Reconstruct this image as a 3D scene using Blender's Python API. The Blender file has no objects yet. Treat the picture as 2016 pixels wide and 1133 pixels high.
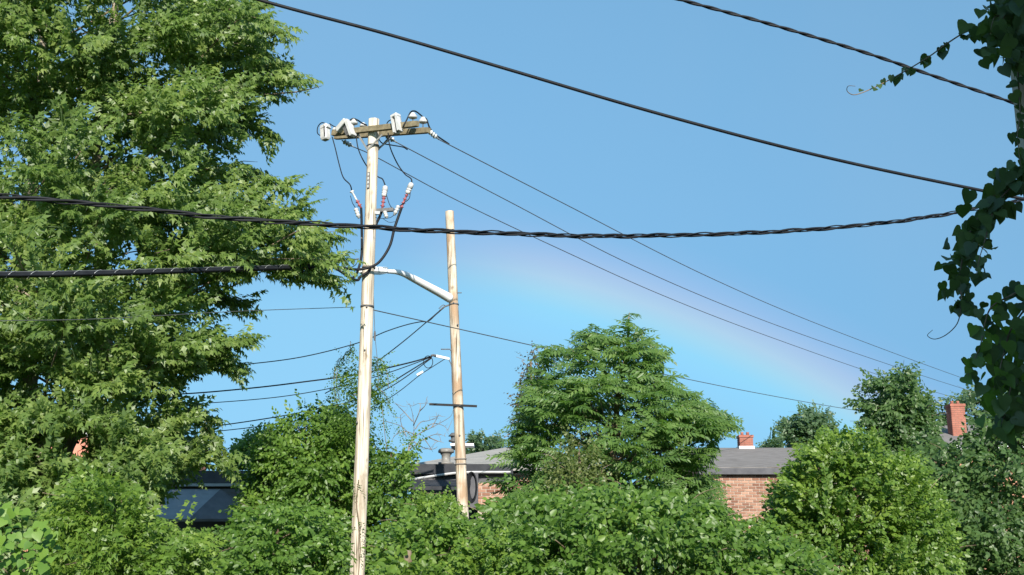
import bpy, math, random
import numpy as np
from mathutils import Vector

scn = bpy.context.scene
rng = np.random.default_rng(11)
random.seed(5)
R = math.radians

# ------------------------------------------------------------------ camera
F, CX, CY = 2300.0, 1008.0, 566.5            # focal length and centre, in photograph pixels
PITCH, HC = R(13.5), 3.2
cd = bpy.data.cameras.new('camera')
cd.sensor_width = 36.0
cd.lens = F / 2016.0 * 36.0
cd.clip_start, cd.clip_end = 0.05, 2000.0
cam = bpy.data.objects.new('camera', cd)
scn.collection.objects.link(cam)
cam.location = (0, 0, HC)
cam.rotation_euler = (R(90) + PITCH, 0, 0)
scn.camera = cam

# ------------------------------------------------------------------ sky, rainbow, sun
SUN_EL = R(26.5)
ANTI_AZ = R(-8.0)                               # the bow's centre, opposite the sun
anti = Vector((math.sin(ANTI_AZ) * math.cos(SUN_EL), math.cos(ANTI_AZ) * math.cos(SUN_EL), -math.sin(SUN_EL)))
world = bpy.data.worlds.new('World')
scn.world = world
world.use_nodes = True
wn, wl = world.node_tree.nodes, world.node_tree.links
wn.clear()
out = wn.new('ShaderNodeOutputWorld')
bg = wn.new('ShaderNodeBackground'); bg.inputs['Strength'].default_value = 0.088
sky = wn.new('ShaderNodeTexSky'); sky.sky_type = 'NISHITA'; sky.sun_disc = False
sky.sun_elevation = SUN_EL
sky.sun_rotation = math.atan2(-anti.x, -anti.y)
sky.air_density = 1.0; sky.dust_density = 0.3; sky.ozone_density = 1.5
tc = wn.new('ShaderNodeTexCoord')
dot = wn.new('ShaderNodeVectorMath'); dot.operation = 'DOT_PRODUCT'; dot.inputs[1].default_value = anti
acs = wn.new('ShaderNodeMath'); acs.operation = 'ARCCOSINE'
mr = wn.new('ShaderNodeMapRange'); mr.clamp = True
mr.inputs['From Min'].default_value = R(36.5); mr.inputs['From Max'].default_value = R(45.5)
ramp = wn.new('ShaderNodeValToRGB')
BOW = [(0.0, (.0, .0, .0)), (.18, (.02, .04, .04)), (.30, (.03, .14, .17)), (.40, (.10, .28, .20)),
       (.49, (.32, .36, .10)), (.57, (.48, .32, .06)), (.65, (.40, .17, .05)), (.74, (.20, .06, .05)), (.85, (.05, .01, .01)), (.95, (0, 0, 0))]
cr = ramp.color_ramp
cr.elements[0].position = 0; cr.elements[0].color = (0, 0, 0, 1)
cr.elements[1].position = 1; cr.elements[1].color = (0, 0, 0, 1)
for p, c in BOW[1:]:
    e = cr.elements.new(p); e.color = (*c, 1)
# the shower thins out towards the top of the bow
sep = wn.new('ShaderNodeSeparateXYZ')
fade = wn.new('ShaderNodeMapRange'); fade.interpolation_type = 'SMOOTHSTEP'
fade.inputs['From Min'].default_value = -0.14; fade.inputs['From Max'].default_value = 0.06
mul = wn.new('ShaderNodeVectorMath'); mul.operation = 'SCALE'
mul2 = wn.new('ShaderNodeMath'); mul2.operation = 'MULTIPLY'; mul2.inputs[1].default_value = 2.5
add = wn.new('ShaderNodeVectorMath'); add.operation = 'ADD'
# clear air down to the roofs: the horizon whitening lies below the trees
squash = wn.new('ShaderNodeVectorMath'); squash.operation = 'MULTIPLY_ADD'
squash.inputs[1].default_value = (1, 1, .12); squash.inputs[2].default_value = (0, 0, .42)
sq2 = wn.new('ShaderNodeVectorMath'); sq2.operation = 'NORMALIZE'
wl.new(tc.outputs['Generated'], squash.inputs[0]); wl.new(squash.outputs[0], sq2.inputs[0]); wl.new(sq2.outputs[0], sky.inputs['Vector'])
# raindrops scatter extra light inside the bow
ins = wn.new('ShaderNodeMapRange'); ins.interpolation_type = 'SMOOTHSTEP'
ins.inputs['From Min'].default_value = R(42.3); ins.inputs['From Max'].default_value = R(38.5)
insc = wn.new('ShaderNodeVectorMath'); insc.operation = 'SCALE'; insc.inputs[0].default_value = (.30, .62, .50)
add2 = wn.new('ShaderNodeVectorMath'); add2.operation = 'ADD'
wl.new(acs.outputs[0], ins.inputs['Value']); wl.new(ins.outputs['Result'], insc.inputs['Scale'])
hsv = wn.new('ShaderNodeHueSaturation')
tintn = wn.new('ShaderNodeVectorMath'); tintn.operation = 'MULTIPLY'; tintn.inputs[1].default_value = (.89, 1.22, 1.18)
hsv.inputs['Saturation'].default_value = 1.0; hsv.inputs['Value'].default_value = 1.0
wl.new(tc.outputs['Generated'], dot.inputs[0]); wl.new(dot.outputs['Value'], acs.inputs[0])
wl.new(acs.outputs[0], mr.inputs['Value']); wl.new(mr.outputs['Result'], ramp.inputs['Fac'])
wl.new(tc.outputs['Generated'], sep.inputs[0]); wl.new(sep.outputs['X'], fade.inputs['Value'])
wl.new(fade.outputs['Result'], mul2.inputs[0]); wl.new(mul2.outputs[0], mul.inputs['Scale'])
wl.new(ramp.outputs['Color'], mul.inputs[0])
wl.new(sky.outputs['Color'], hsv.inputs['Color'])
# a trace of high thin haze
hz = wn.new('ShaderNodeTexNoise'); hz.inputs['Scale'].default_value = 2.2; hz.inputs['Detail'].default_value = 5; hz.inputs['Distortion'].default_value = .6
hzr = wn.new('ShaderNodeMapRange'); hzr.inputs['From Min'].default_value = .42; hzr.inputs['From Max'].default_value = .75; hzr.inputs['To Max'].default_value = .08
hzm = wn.new('ShaderNodeMix'); hzm.data_type = 'RGBA'; hzm.inputs['B'].default_value = (3.3, 3.7, 4.1, 1)
wl.new(tc.outputs['Generated'], hz.inputs['Vector']); wl.new(hz.outputs['Fac'], hzr.inputs['Value']); wl.new(hzr.outputs['Result'], hzm.inputs['Factor'])
wl.new(hsv.outputs['Color'], tintn.inputs[0]); wl.new(tintn.outputs[0], hzm.inputs['A']); wl.new(hzm.outputs['Result'], add2.inputs[0]); wl.new(insc.outputs[0], add2.inputs[1]); wl.new(add2.outputs[0], add.inputs[0]); wl.new(mul.outputs['Vector'], add.inputs[1])
wl.new(add.outputs['Vector'], bg.inputs['Color']); wl.new(bg.outputs[0], out.inputs['Surface'])

sd = bpy.data.lights.new('sun', 'SUN')
sd.energy = 4.4; sd.angle = R(0.53); sd.color = (1.0, 0.93, 0.82)
sun = bpy.data.objects.new('sun', sd)
scn.collection.objects.link(sun)
sun.rotation_euler = anti.to_track_quat('-Z', 'Y').to_euler()
sun.location = (5, -30, 25)

vs = scn.view_settings
vs.view_transform = 'Standard'; vs.look = 'None'; vs.gamma = 1.0; vs.use_curve_mapping = False
vs.exposure = 0.90

# ------------------------------------------------------------------ pixel helpers
CAM = np.array([0, 0, HC])
_c, _s = math.cos(PITCH), math.sin(PITCH)

def ray(px, py):
    x, y = (px - CX) / F, -(py - CY) / F
    return np.array([x, _c - y * _s, _s + y * _c])

def pix(px, py, Y):
    d = ray(px, py)
    return CAM + d * (Y / d[1])

def onplane(px, py, p0, n):
    d = ray(px, py)
    return CAM + d * (np.dot(np.asarray(p0) - CAM, n) / np.dot(d, n))

def proj(P):
    P = np.asarray(P) - CAM
    f = P[:, 1] * _c + P[:, 2] * _s
    u = -P[:, 1] * _s + P[:, 2] * _c
    return np.stack([CX + F * P[:, 0] / f, CY - F * u / f], 1)

def inside(poly, pts):
    poly = np.asarray(poly, float); x, y = pts[:, 0], pts[:, 1]
    r = np.zeros(len(pts), bool)
    for i in range(len(poly)):
        x1, y1 = poly[i]; x2, y2 = poly[i - 1]
        if y1 == y2: continue
        r ^= ((y1 > y) != (y2 > y)) & (x < (x2 - x1) * (y - y1) / (y2 - y1) + x1)
    return r

def edge_dist(poly, pts):
    poly = np.asarray(poly, float); d = np.full(len(pts), 1e9)
    for i in range(len(poly)):
        a, b = poly[i - 1], poly[i]; ab = b - a
        t = np.clip(((pts - a) @ ab) / max(ab @ ab, 1e-9), 0, 1)
        d = np.minimum(d, np.linalg.norm(pts - (a + t[:, None] * ab), axis=1))
    return d

def unit(v):
    v = np.asarray(v, float)
    return v / np.maximum(np.linalg.norm(v, axis=-1, keepdims=True), 1e-9)

def spline(pts, n=8):
    P = np.asarray(pts, float)
    if len(P) < 3: return np.array([P[0] + (P[1] - P[0]) * t for t in np.linspace(0, 1, n + 1)])
    E = np.vstack([2 * P[0] - P[1], P, 2 * P[-1] - P[-2]])
    o = []
    for i in range(1, len(E) - 2):
        a, b, c, d = E[i - 1], E[i], E[i + 1], E[i + 2]
        for t in np.arange(n) / n:
            o.append(.5 * (2 * b + (c - a) * t + (2 * a - 5 * b + 4 * c - d) * t * t + (3 * b - a - 3 * c + d) * t ** 3))
    o.append(P[-1])
    return np.array(o)

# ------------------------------------------------------------------ object helpers
def link(o, parent=None):
    scn.collection.objects.link(o)
    if parent is not None: o.parent = parent
    return o

def tag(o, label=None, cat=None, group=None, kind=None):
    if label: o['label'] = label
    if cat: o['category'] = cat
    if group: o['group'] = group
    if kind: o['kind'] = kind
    return o

def thing(name, loc, label, cat, group=None):
    o = bpy.data.objects.new(name, None)
    o.empty_display_size = 0.2
    o.location = loc
    link(o)
    return tag(o, label, cat, group)

class MB:
    """collects shapes for one mesh"""
    def __init__(s): s.v, s.f, s.m = [], [], []
    def ring(s, c, a, b, r, n, rb=None):
        k = len(s.v); rb = r if rb is None else rb
        for i in range(n):
            t = 2 * math.pi * i / n
            s.v.append(c + a * (r * math.cos(t)) + b * (rb * math.sin(t)))
        return k
    def tube(s, pts, rad, n=6, caps=True):
        P = np.asarray(pts, float); m = len(P)
        rad = np.broadcast_to(np.asarray(rad, float), (m,))
        T = np.gradient(P, axis=0); T = unit(T)
        ref = np.array([0, 0, 1.0]) if abs(T[0][2]) < .9 else np.array([1.0, 0, 0])
        a = unit(np.cross(T[0], ref)); ks = []
        for i in range(m):
            a = unit(a - T[i] * np.dot(a, T[i])); b = np.cross(T[i], a)
            ks.append(s.ring(P[i], a, b, rad[i], n))
        for i in range(m - 1):
            for j in range(n):
                s.f.append((ks[i] + j, ks[i] + (j + 1) % n, ks[i + 1] + (j + 1) % n, ks[i + 1] + j))
        if caps:
            s.f.append(tuple(ks[0] + j for j in range(n))[::-1]); s.f.append(tuple(ks[-1] + j for j in range(n)))
        return s
    def lathe(s, o, axis, prof, n=14):
        """prof: list of (distance along axis, radius)"""
        ax = unit(axis); ref = np.array([0, 0, 1.0]) if abs(ax[2]) < .9 else np.array([1.0, 0, 0])
        a = unit(np.cross(ax, ref)); b = np.cross(ax, a)
        ks = [s.ring(np.asarray(o) + ax * h, a, b, r, n) for h, r in prof]
        for i in range(len(ks) - 1):
            for j in range(n):
                s.f.append((ks[i] + j, ks[i] + (j + 1) % n, ks[i + 1] + (j + 1) % n, ks[i + 1] + j))
        s.f.append(tuple(ks[0] + j for j in range(n))[::-1]); s.f.append(tuple(ks[-1] + j for j in range(n)))
        return s
    def box(s, c, x, y, z, bev=0.0):
        """centre and three half-axis vectors; bev chamfers along the z direction's edges"""
        c, x, y, z = (np.asarray(q, float) for q in (c, x, y, z)); k = len(s.v)
        if bev <= 0:
            for sx, sy, sz in ((-1,-1,-1),(1,-1,-1),(1,1,-1),(-1,1,-1),(-1,-1,1),(1,-1,1),(1,1,1),(-1,1,1)):
                s.v.append(c + x * sx + y * sy + z * sz)
            for f in ((3,2,1,0),(4,5,6,7),(0,1,5,4),(1,2,6,5),(2,3,7,6),(3,0,4,7)): s.f.append(tuple(k + i for i in f))
            return s
        b = bev; prof = [(-1, 1 - b), (-1 + b, 1), (1 - b, 1), (1, 1 - b)]
        oct_ = [(-1,-1+b),(-1+b,-1),(1-b,-1),(1,-1+b),(1,1-b),(1-b,1),(-1+b,1),(-1,1-b)]
        ks = []
        for hz, sc in prof:
            ks.append(len(s.v))
            for ox, oy in oct_: s.v.append(c + x * ox * sc + y * oy * sc + z * hz)
        for i in range(3):
            for j in range(8): s.f.append((ks[i]+j, ks[i]+(j+1)%8, ks[i+1]+(j+1)%8, ks[i+1]+j))
        s.f.append(tuple(ks[0]+j for j in range(8))[::-1]); s.f.append(tuple(ks[3]+j for j in range(8)))
        return s
    def poly(s, pts, th=None):
        """a flat polygon, given thickness vector th"""
        k = len(s.v); n = len(pts)
        for p in pts: s.v.append(np.asarray(p, float))
        if th is None: s.f.append(tuple(range(k, k + n))); return s
        for p in pts: s.v.append(np.asarray(p, float) + th)
        s.f.append(tuple(range(k, k + n))); s.f.append(tuple(range(k + n, k + 2 * n))[::-1])
        for i in range(n):
            j = (i + 1) % n; s.f.append((k + i, k + n + i, k + n + j, k + j))
        return s
    def build(s, name, mat, parent=None, smooth=False, origin=None, **kw):
        o0 = np.array(parent.matrix_world.translation if parent is not None and origin is None else (origin if origin is not None else (0, 0, 0)))
        if parent is not None and origin is None:
            q, o0 = parent, np.zeros(3)
            while q is not None: o0 = o0 + np.array(q.location); q = q.parent
        V = np.array(s.v) - o0
        me = bpy.data.meshes.new(name); me.from_pydata(V.tolist(), [], s.f)
        if smooth:
            me.polygons.foreach_set('use_smooth', [True] * len(me.polygons))
        me.materials.append(mat); me.update()
        o = bpy.data.objects.new(name, me)
        if parent is None: o.location = o0
        link(o, parent); return tag(o, **kw)

# ------------------------------------------------------------------ materials
def nodes_of(name):
    m = bpy.data.materials.new(name); m.use_nodes = True
    t = m.node_tree; b = t.nodes['Principled BSDF']
    return m, t.nodes, t.links, b

def mat_noise(name, c1, c2, scale=8, rough=.7, bump=0.0, stretch=(1, 1, 1), spec=.3, metal=0.0, detail=5, bdist=.01):
    m, n, l, b = nodes_of(name)
    co = n.new('ShaderNodeTexCoord'); mp = n.new('ShaderNodeMapping'); mp.inputs['Scale'].default_value = stretch
    nz = n.new('ShaderNodeTexNoise'); nz.inputs['Scale'].default_value = scale; nz.inputs['Detail'].default_value = detail
    rp = n.new('ShaderNodeValToRGB')
    rp.color_ramp.elements[0].position = .3; rp.color_ramp.elements[0].color = (*c1, 1)
    rp.color_ramp.elements[1].position = .72; rp.color_ramp.elements[1].color = (*c2, 1)
    l.new(co.outputs['Object'], mp.inputs[0]); l.new(mp.outputs[0], nz.inputs['Vector']); l.new(nz.outputs['Fac'], rp.inputs[0])
    l.new(rp.outputs[0], b.inputs['Base Color'])
    b.inputs['Roughness'].default_value = rough; b.inputs['Metallic'].default_value = metal
    b.inputs['Specular IOR Level'].default_value = spec
    if bump:
        bp = n.new('ShaderNodeBump'); bp.inputs['Strength'].default_value = bump; bp.inputs['Distance'].default_value = bdist
        l.new(nz.outputs['Fac'], bp.inputs['Height']); l.new(bp.outputs[0], b.inputs['Normal'])
    return m

def mat_brick(name, c1, c2, c3):
    m, n, l, b = nodes_of(name)
    oi = n.new('ShaderNodeObjectInfo'); rp = n.new('ShaderNodeValToRGB'); e = rp.color_ramp.elements
    e[0].position = 0; e[0].color = (*c1, 1); e[1].position = 1; e[1].color = (*c3, 1); k = e.new(.5); k.color = (*c2, 1)
    co = n.new('ShaderNodeTexCoord'); nz = n.new('ShaderNodeTexNoise'); nz.inputs['Scale'].default_value = 9
    ma = n.new('ShaderNodeMath'); ma.operation = 'MULTIPLY_ADD'; ma.inputs[1].default_value = .5; mb_ = n.new('ShaderNodeMath'); mb_.operation = 'SUBTRACT'; mb_.inputs[1].default_value = .25
    l.new(co.outputs['Object'], nz.inputs['Vector']); l.new(nz.outputs['Fac'], ma.inputs[0]); l.new(oi.outputs['Random'], ma.inputs[2]); l.new(ma.outputs[0], mb_.inputs[0]); l.new(mb_.outputs[0], rp.inputs[0])
    l.new(rp.outputs[0], b.inputs['Base Color']); b.inputs['Roughness'].default_value = .9; b.inputs['Specular IOR Level'].default_value = .1
    return m

def mat_leaf(name, dark, mid, light, trans=.42, rough=.42, spec=.45, under=None, uf=.45):
    """tint: each leaf's own shade of green; the underside of a leaf is paler"""
    m, n, l, b = nodes_of(name)
    at = n.new('ShaderNodeAttribute'); at.attribute_name = 'tint'
    rp = n.new('ShaderNodeValToRGB')
    e = rp.color_ramp.elements
    e[0].position = 0; e[0].color = (*dark, 1); e[1].position = 1; e[1].color = (*light, 1)
    k = e.new(.5); k.color = (*mid, 1)
    l.new(at.outputs['Fac'], rp.inputs[0])
    col = rp.outputs[0]
    if under:
        ge = n.new('ShaderNodeNewGeometry'); mx = n.new('ShaderNodeMix'); mx.data_type = 'RGBA'
        mm = n.new('ShaderNodeMath'); mm.operation = 'MULTIPLY'; mm.inputs[1].default_value = uf
        l.new(ge.outputs['Backfacing'], mm.inputs[0]); l.new(mm.outputs[0], mx.inputs['Factor'])
        l.new(col, mx.inputs['A']); mx.inputs['B'].default_value = (*under, 1); col = mx.outputs['Result']
    l.new(col, b.inputs['Base Color'])
    b.inputs['Roughness'].default_value = rough; b.inputs['Specular IOR Level'].default_value = spec
    tr = n.new('ShaderNodeBsdfTranslucent'); sh = n.new('ShaderNodeMixShader'); sh.inputs[0].default_value = trans
    g = n.new('ShaderNodeMix'); g.data_type = 'RGBA'; g.blend_type = 'MULTIPLY'; g.inputs['Factor'].default_value = 1
    l.new(col, g.inputs['A']); g.inputs['B'].default_value = (1.5, 1.75, .6, 1)
    l.new(g.outputs['Result'], tr.inputs['Color'])
    l.new(b.outputs[0], sh.inputs[1]); l.new(tr.outputs[0], sh.inputs[2])
    l.new(sh.outputs[0], n['Material Output'].inputs['Surface'])
    return m

def mat_pole(name, base, dark, stain=None):
    m, n, l, b = nodes_of(name)
    co = n.new('ShaderNodeTexCoord')
    def noise(sc, st, det=5):
        mp = n.new('ShaderNodeMapping'); mp.inputs['Scale'].default_value = st
        z = n.new('ShaderNodeTexNoise'); z.inputs['Scale'].default_value = sc; z.inputs['Detail'].default_value = det
        l.new(co.outputs['Object'], mp.inputs[0]); l.new(mp.outputs[0], z.inputs['Vector']); return z
    g = noise(14, (1, 1, .06)); rp = n.new('ShaderNodeValToRGB')
    rp.color_ramp.elements[0].position = .36; rp.color_ramp.elements[0].color = (*dark, 1)
    rp.color_ramp.elements[1].position = .58; rp.color_ramp.elements[1].color = (*base, 1)
    l.new(g.outputs['Fac'], rp.inputs[0]); col = rp.outputs[0]
    sp = noise(7, (1, 1, .5), 3)                       # knots and weathering
    r2 = n.new('ShaderNodeValToRGB'); r2.color_ramp.elements[0].position = .60; r2.color_ramp.elements[1].position = .78
    l.new(sp.outputs['Fac'], r2.inputs[0])
    mx = n.new('ShaderNodeMix'); mx.data_type = 'RGBA'; mx.inputs['B'].default_value = (dark[0]*.6, dark[1]*.55, dark[2]*.5, 1)
    l.new(r2.outputs[0], mx.inputs['Factor']); l.new(col, mx.inputs['A']); col = mx.outputs['Result']
    if stain:
        st = noise(4.5, (1, 1, .35), 4); r3 = n.new('ShaderNodeValToRGB')
        r3.color_ramp.elements[0].position = .47; r3.color_ramp.elements[1].position = .62
        l.new(st.outputs['Fac'], r3.inputs[0])
        m3 = n.new('ShaderNodeMix'); m3.data_type = 'RGBA'; m3.inputs['B'].default_value = (*stain, 1)
        l.new(r3.outputs[0], m3.inputs['Factor']); l.new(col, m3.inputs['A']); col = m3.outputs['Result']
    ck = noise(30, (1, 1, .025), 2); r4 = n.new('ShaderNodeValToRGB')
    r4.color_ramp.elements[0].position = .33; r4.color_ramp.elements[0].color = (1, 1, 1, 1); r4.color_ramp.elements[1].position = .39; r4.color_ramp.elements[1].color = (0, 0, 0, 1)
    l.new(ck.outputs['Fac'], r4.inputs[0]); m4 = n.new('ShaderNodeMix'); m4.data_type = 'RGBA'; m4.inputs['B'].default_value = (.09, .07, .05, 1)
    l.new(r4.outputs[0], m4.inputs['Factor']); l.new(col, m4.inputs['A']); col = m4.outputs['Result']
    l.new(col, b.inputs['Base Color']); b.inputs['Roughness'].default_value = .85; b.inputs['Specular IOR Level'].default_value = .15
    bp = n.new('ShaderNodeBump'); bp.inputs['Strength'].default_value = .5; bp.inputs['Distance'].default_value = .012
    l.new(g.outputs['Fac'], bp.inputs['Height']); l.new(bp.outputs[0], b.inputs['Normal'])
    return m

M = dict(
    pole=mat_pole('weathered_pole_wood', (.64, .57, .475), (.33, .275, .21)),
    pole2=mat_pole('stained_pole_wood', (.60, .53, .43), (.29, .23, .17), (.36, .25, .165)),
    arm=mat_noise('crossarm_wood', (.13, .11, .07), (.27, .23, .15), 10, .85, .4, (1, 1, 1), .15),
    porc=mat_noise('white_porcelain', (.40, .41, .42), (.58, .58, .57), 9, .28, 0, spec=.5),
    steel=mat_noise('galvanised_steel', (.34, .35, .36), (.50, .51, .52), 18, .45, .1, metal=.5),
    dsteel=mat_noise('dull_dark_steel', (.07, .07, .075), (.13, .13, .13), 18, .6, .1),
    ventgrey=mat_noise('grey_vent_metal', (.15, .14, .13), (.24, .23, .21), 10, .45, .1, spec=.4),
    red=mat_noise('red_polymer', (.24, .06, .07), (.34, .11, .12), 20, .5),
    black=mat_noise('black_cable_jacket', (.006, .007, .010), (.014, .016, .020), 6, .6, spec=.2),
    wire=mat_noise('aluminium_wire', (.06, .065, .07), (.11, .115, .12), 6, .5, metal=.3),
    white=mat_noise('white_painted_aluminium', (.74, .75, .76), (.82, .82, .82), 6, .4, spec=.4),
    lens=mat_noise('lamp_lens', (.25, .27, .28), (.40, .42, .43), 6, .2, spec=.5),
    bark=mat_noise('maple_bark', (.20, .16, .12), (.42, .36, .29), 9, .9, .8, (1, 1, .3), .1, bdist=.03),
    twig=mat_noise('twig_bark', (.10, .075, .05), (.24, .19, .14), 9, .9, .3, (1, 1, .4), .1),
    dead=mat_noise('dead_wood', (.15, .125, .11), (.28, .25, .22), 12, .9, .3, spec=.1),
    brick=mat_noise('brick', (.36, .17, .11), (.52, .28, .19), 3.0, .88, .2, spec=.15),
    brickv=mat_brick('varied_brick', (.17, .08, .055), (.29, .155, .108), (.39, .235, .17)),
    brickred=mat_noise('red_brick', (.25, .095, .07), (.36, .15, .11), 3.0, .88, .2, spec=.15),
    dmortar=mat_noise('sooty_mortar', (.26, .17, .14), (.34, .24, .20), 15, .95, .2, spec=.1),
    mortar=mat_noise('mortar', (.36, .31, .26), (.46, .40, .34), 15, .95, .2, spec=.1),
    shingle=mat_noise('asphalt_shingles', (.135, .125, .12), (.22, .205, .20), 5, .92, .3, (.5, 2, 2), .15),
    shingle2=mat_noise('pale_grey_shingles', (.24, .23, .215), (.34, .325, .30), 4, .92, .3, (.5, 2, 2), .15),
    dark=mat_noise('dark_roof_membrane', (.022, .024, .03), (.045, .048, .056), 4, .75, .2, spec=.25),
    grey=mat_noise('metal_roof_lit_face', (.30, .31, .33), (.38, .39, .41), 5, .6, .1, spec=.35),  # sunlit face of the canopy roof, the light put into its colour
    slate=mat_noise('dark_grey_roof', (.075, .075, .085), (.11, .11, .12), 5, .8, .1, spec=.25),
    facet=mat_noise('metal_roof_shaded_face', (.15, .15, .165), (.20, .20, .215), 5, .7, .1, spec=.3),  # other face of that same roof, its shade put into the colour
    trim=mat_noise('pale_trim', (.42, .43, .44), (.55, .55, .55), 5, .5),
    salmon=mat_noise('salmon_brick', (.50, .20, .14), (.62, .28, .20), 2.5, .9, .1, spec=.1),
    siding=mat_noise('beige_siding', (.42, .36, .29), (.50, .43, .35), 4, .8, .1),
    ground=mat_noise('rough_grass', (.035, .055, .02), (.07, .09, .035), 1.2, .95, .6, spec=.1, bdist=.05),
    maple=mat_leaf('maple_leaf', (.075, .128, .034), (.135, .208, .050), (.235, .300, .080), under=(.22, .30, .20), uf=.5),
    vine=mat_leaf('vine_leaf', (.060, .122, .022), (.108, .200, .032), (.19, .29, .048), under=(.14, .22, .08), uf=.3),
    ail=mat_leaf('compound_leaf', (.060, .122, .034), (.110, .195, .048), (.185, .27, .072), under=(.13, .22, .10), uf=.35),
    lime=mat_leaf('yellow_green_leaf', (.065, .130, .020), (.120, .205, .030), (.215, .300, .05), trans=.38, under=(.22, .30, .09), uf=.3),
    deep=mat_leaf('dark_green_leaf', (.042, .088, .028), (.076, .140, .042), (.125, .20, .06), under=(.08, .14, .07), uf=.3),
    far=mat_leaf('haze_toned_leaf', (.052, .100, .050), (.085, .145, .068), (.13, .195, .09)),  # paleness of distant haze is put into these greens
    brown=mat_leaf('browned_leaf', (.055, .045, .030), (.11, .09, .06), (.17, .15, .10)),
    olive=mat_leaf('olive_leaf', (.060, .085, .025), (.12, .155, .045), (.19, .21, .07)),
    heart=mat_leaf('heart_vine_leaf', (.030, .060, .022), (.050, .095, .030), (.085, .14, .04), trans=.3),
    bigheart=mat_leaf('broad_light_leaf', (.07, .15, .022), (.11, .205, .03), (.155, .255, .042), trans=.3),
)

# ------------------------------------------------------------------ the ground
g = MB()
N = 40
xs = np.linspace(-1, 1, N + 1); xs = np.sign(xs) * np.abs(xs) ** 2 * 900
for j in range(N + 1):
    for i in range(N + 1):
        x, y = xs[i], xs[j] + 20
        g.v.append(np.array([x, y, -.12 + .06 * math.sin(x * .31) * math.cos(y * .27)]))
for j in range(N):
    for i in range(N):
        a = j * (N + 1) + i; g.f.append((a, a + 1, a + N + 2, a + N + 1))
g.build('ground', M['ground'], kind='structure')

# ------------------------------------------------------------------ houses
def brick_field(parent, mat, p0, ux, uz, n, w, h, limit=300, bl=.215, bh=.068, j=.020, out_=.012, skip=None):
    """real bricks standing proud of the mortar, running bond"""
    ux, uz, n = unit(ux), unit(uz), unit(n); proto = {}
    cnt = 0; rest = MB()
    rows = int(h / (bh + j))
    for r in range(rows):
        x = 0 if r % 2 == 0 else -(bl + j) / 2
        while x < w:
            a, b = max(x, 0), min(x + bl, w)
            if b - a > .03:
                c = np.asarray(p0) + ux * (a + b) / 2 + uz * (h - (r + .5) * (bh + j)) + n * (out_ / 2 + rng.uniform(-.003, .003))
                if cnt < limit:
                    key = round(b - a, 3)
                    if key not in proto:
                        m = MB(); m.box((0, 0, 0), ux * (b - a) / 2, n * out_, uz * bh / 2); 
                        o = m.build('brick', mat); me = o.data; bpy.data.objects.remove(o); proto[key] = me
                    o = bpy.data.objects.new('brick', proto[key]); link(o, parent)
                    q, base = parent, np.zeros(3)
                    while q is not None: base = base + np.array(q.location); q = q.parent
                    o.location = c - base; cnt += 1
                else:
                    rest.box(c, ux * (b - a) / 2, n * out_, uz * bh / 2)
            x += bl + j
    if rest.v: rest.build('brickwork', mat, parent, kind='stuff')

def prism_roof(root, mat, x0, x1, yf, yr, yb, ze, zr, hipl=0, hipr=0, th=.16, name='roof'):
    m = MB(); t = np.array([0, 0, -th])
    A, B, C, D = (np.array(p) for p in ((x0, yf, ze), (x1, yf, ze), (x1, yb, ze), (x0, yb, ze)))
    r0, r1 = np.array((x0 + hipl, yr, zr)), np.array((x1 - hipr, yr, zr))
    m.poly([A, B, r1, r0], t); m.poly([C, D, r0, r1], t)
    if hipl: m.poly([D, A, r0], t)
    if hipr: m.poly([B, C, r1], t)
    return m.build(name, mat, root)

def chimney(parent, cx, cy, z0, z1, w, mat, flashing=True):
    m = MB(); m.box((cx, cy, (z0 + z1) / 2), (w / 2, 0, 0), (0, w / 2, 0), (0, 0, (z1 - z0) / 2))
    c = m.build('chimney', M['dmortar'], parent)
    k = MB(); r = 0; bh, j, bl = .065, .012, .2
    z = z0 + .02
    while z + bh < z1 - .07:
        for sgn, ax in ((-1, 'y'), (1, 'y'), (-1, 'x'), (1, 'x')):
            off = (r % 2) * .1
            x = -w / 2 - off
            while x < w / 2:
                a, b = max(x, -w / 2), min(x + bl, w / 2)
                if b - a > .03:
                    if ax == 'y': k.box((cx + (a + b) / 2, cy + sgn * w / 2, z + bh / 2), ((b - a) / 2, 0, 0), (0, .012, 0), (0, 0, bh / 2))
                    else: k.box((cx + sgn * w / 2, cy + (a + b) / 2, z + bh / 2), (.012, 0, 0), (0, (b - a) / 2, 0), (0, 0, bh / 2))
                x += bl + j
        z += bh + j; r += 1
    k.build('brickwork', mat, parent, kind='stuff')
    k = MB(); k.box((cx, cy, z1 - .03), (w / 2 + .035, 0, 0), (0, w / 2 + .035, 0), (0, 0, .045)); k.build('chimney_cap', mat, parent)
    for s in (-1, 1):
        k = MB(); k.lathe((cx + s * w * .22, cy, z1 + .01), (0, 0, 1), [(0, w * .13), (.09, w * .11), (.1, w * .12), (.13, w * .12), (.13, w * .09)])
        k.build('chimney_pot', mat, parent, smooth=True)
    if flashing:
        k = MB(); k.box((cx, cy, z0 + .05), (w / 2 + .05, 0, 0), (0, w / 2 + .05, 0), (0, 0, .14)); k.build('flashing', M['trim'], parent)

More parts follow.
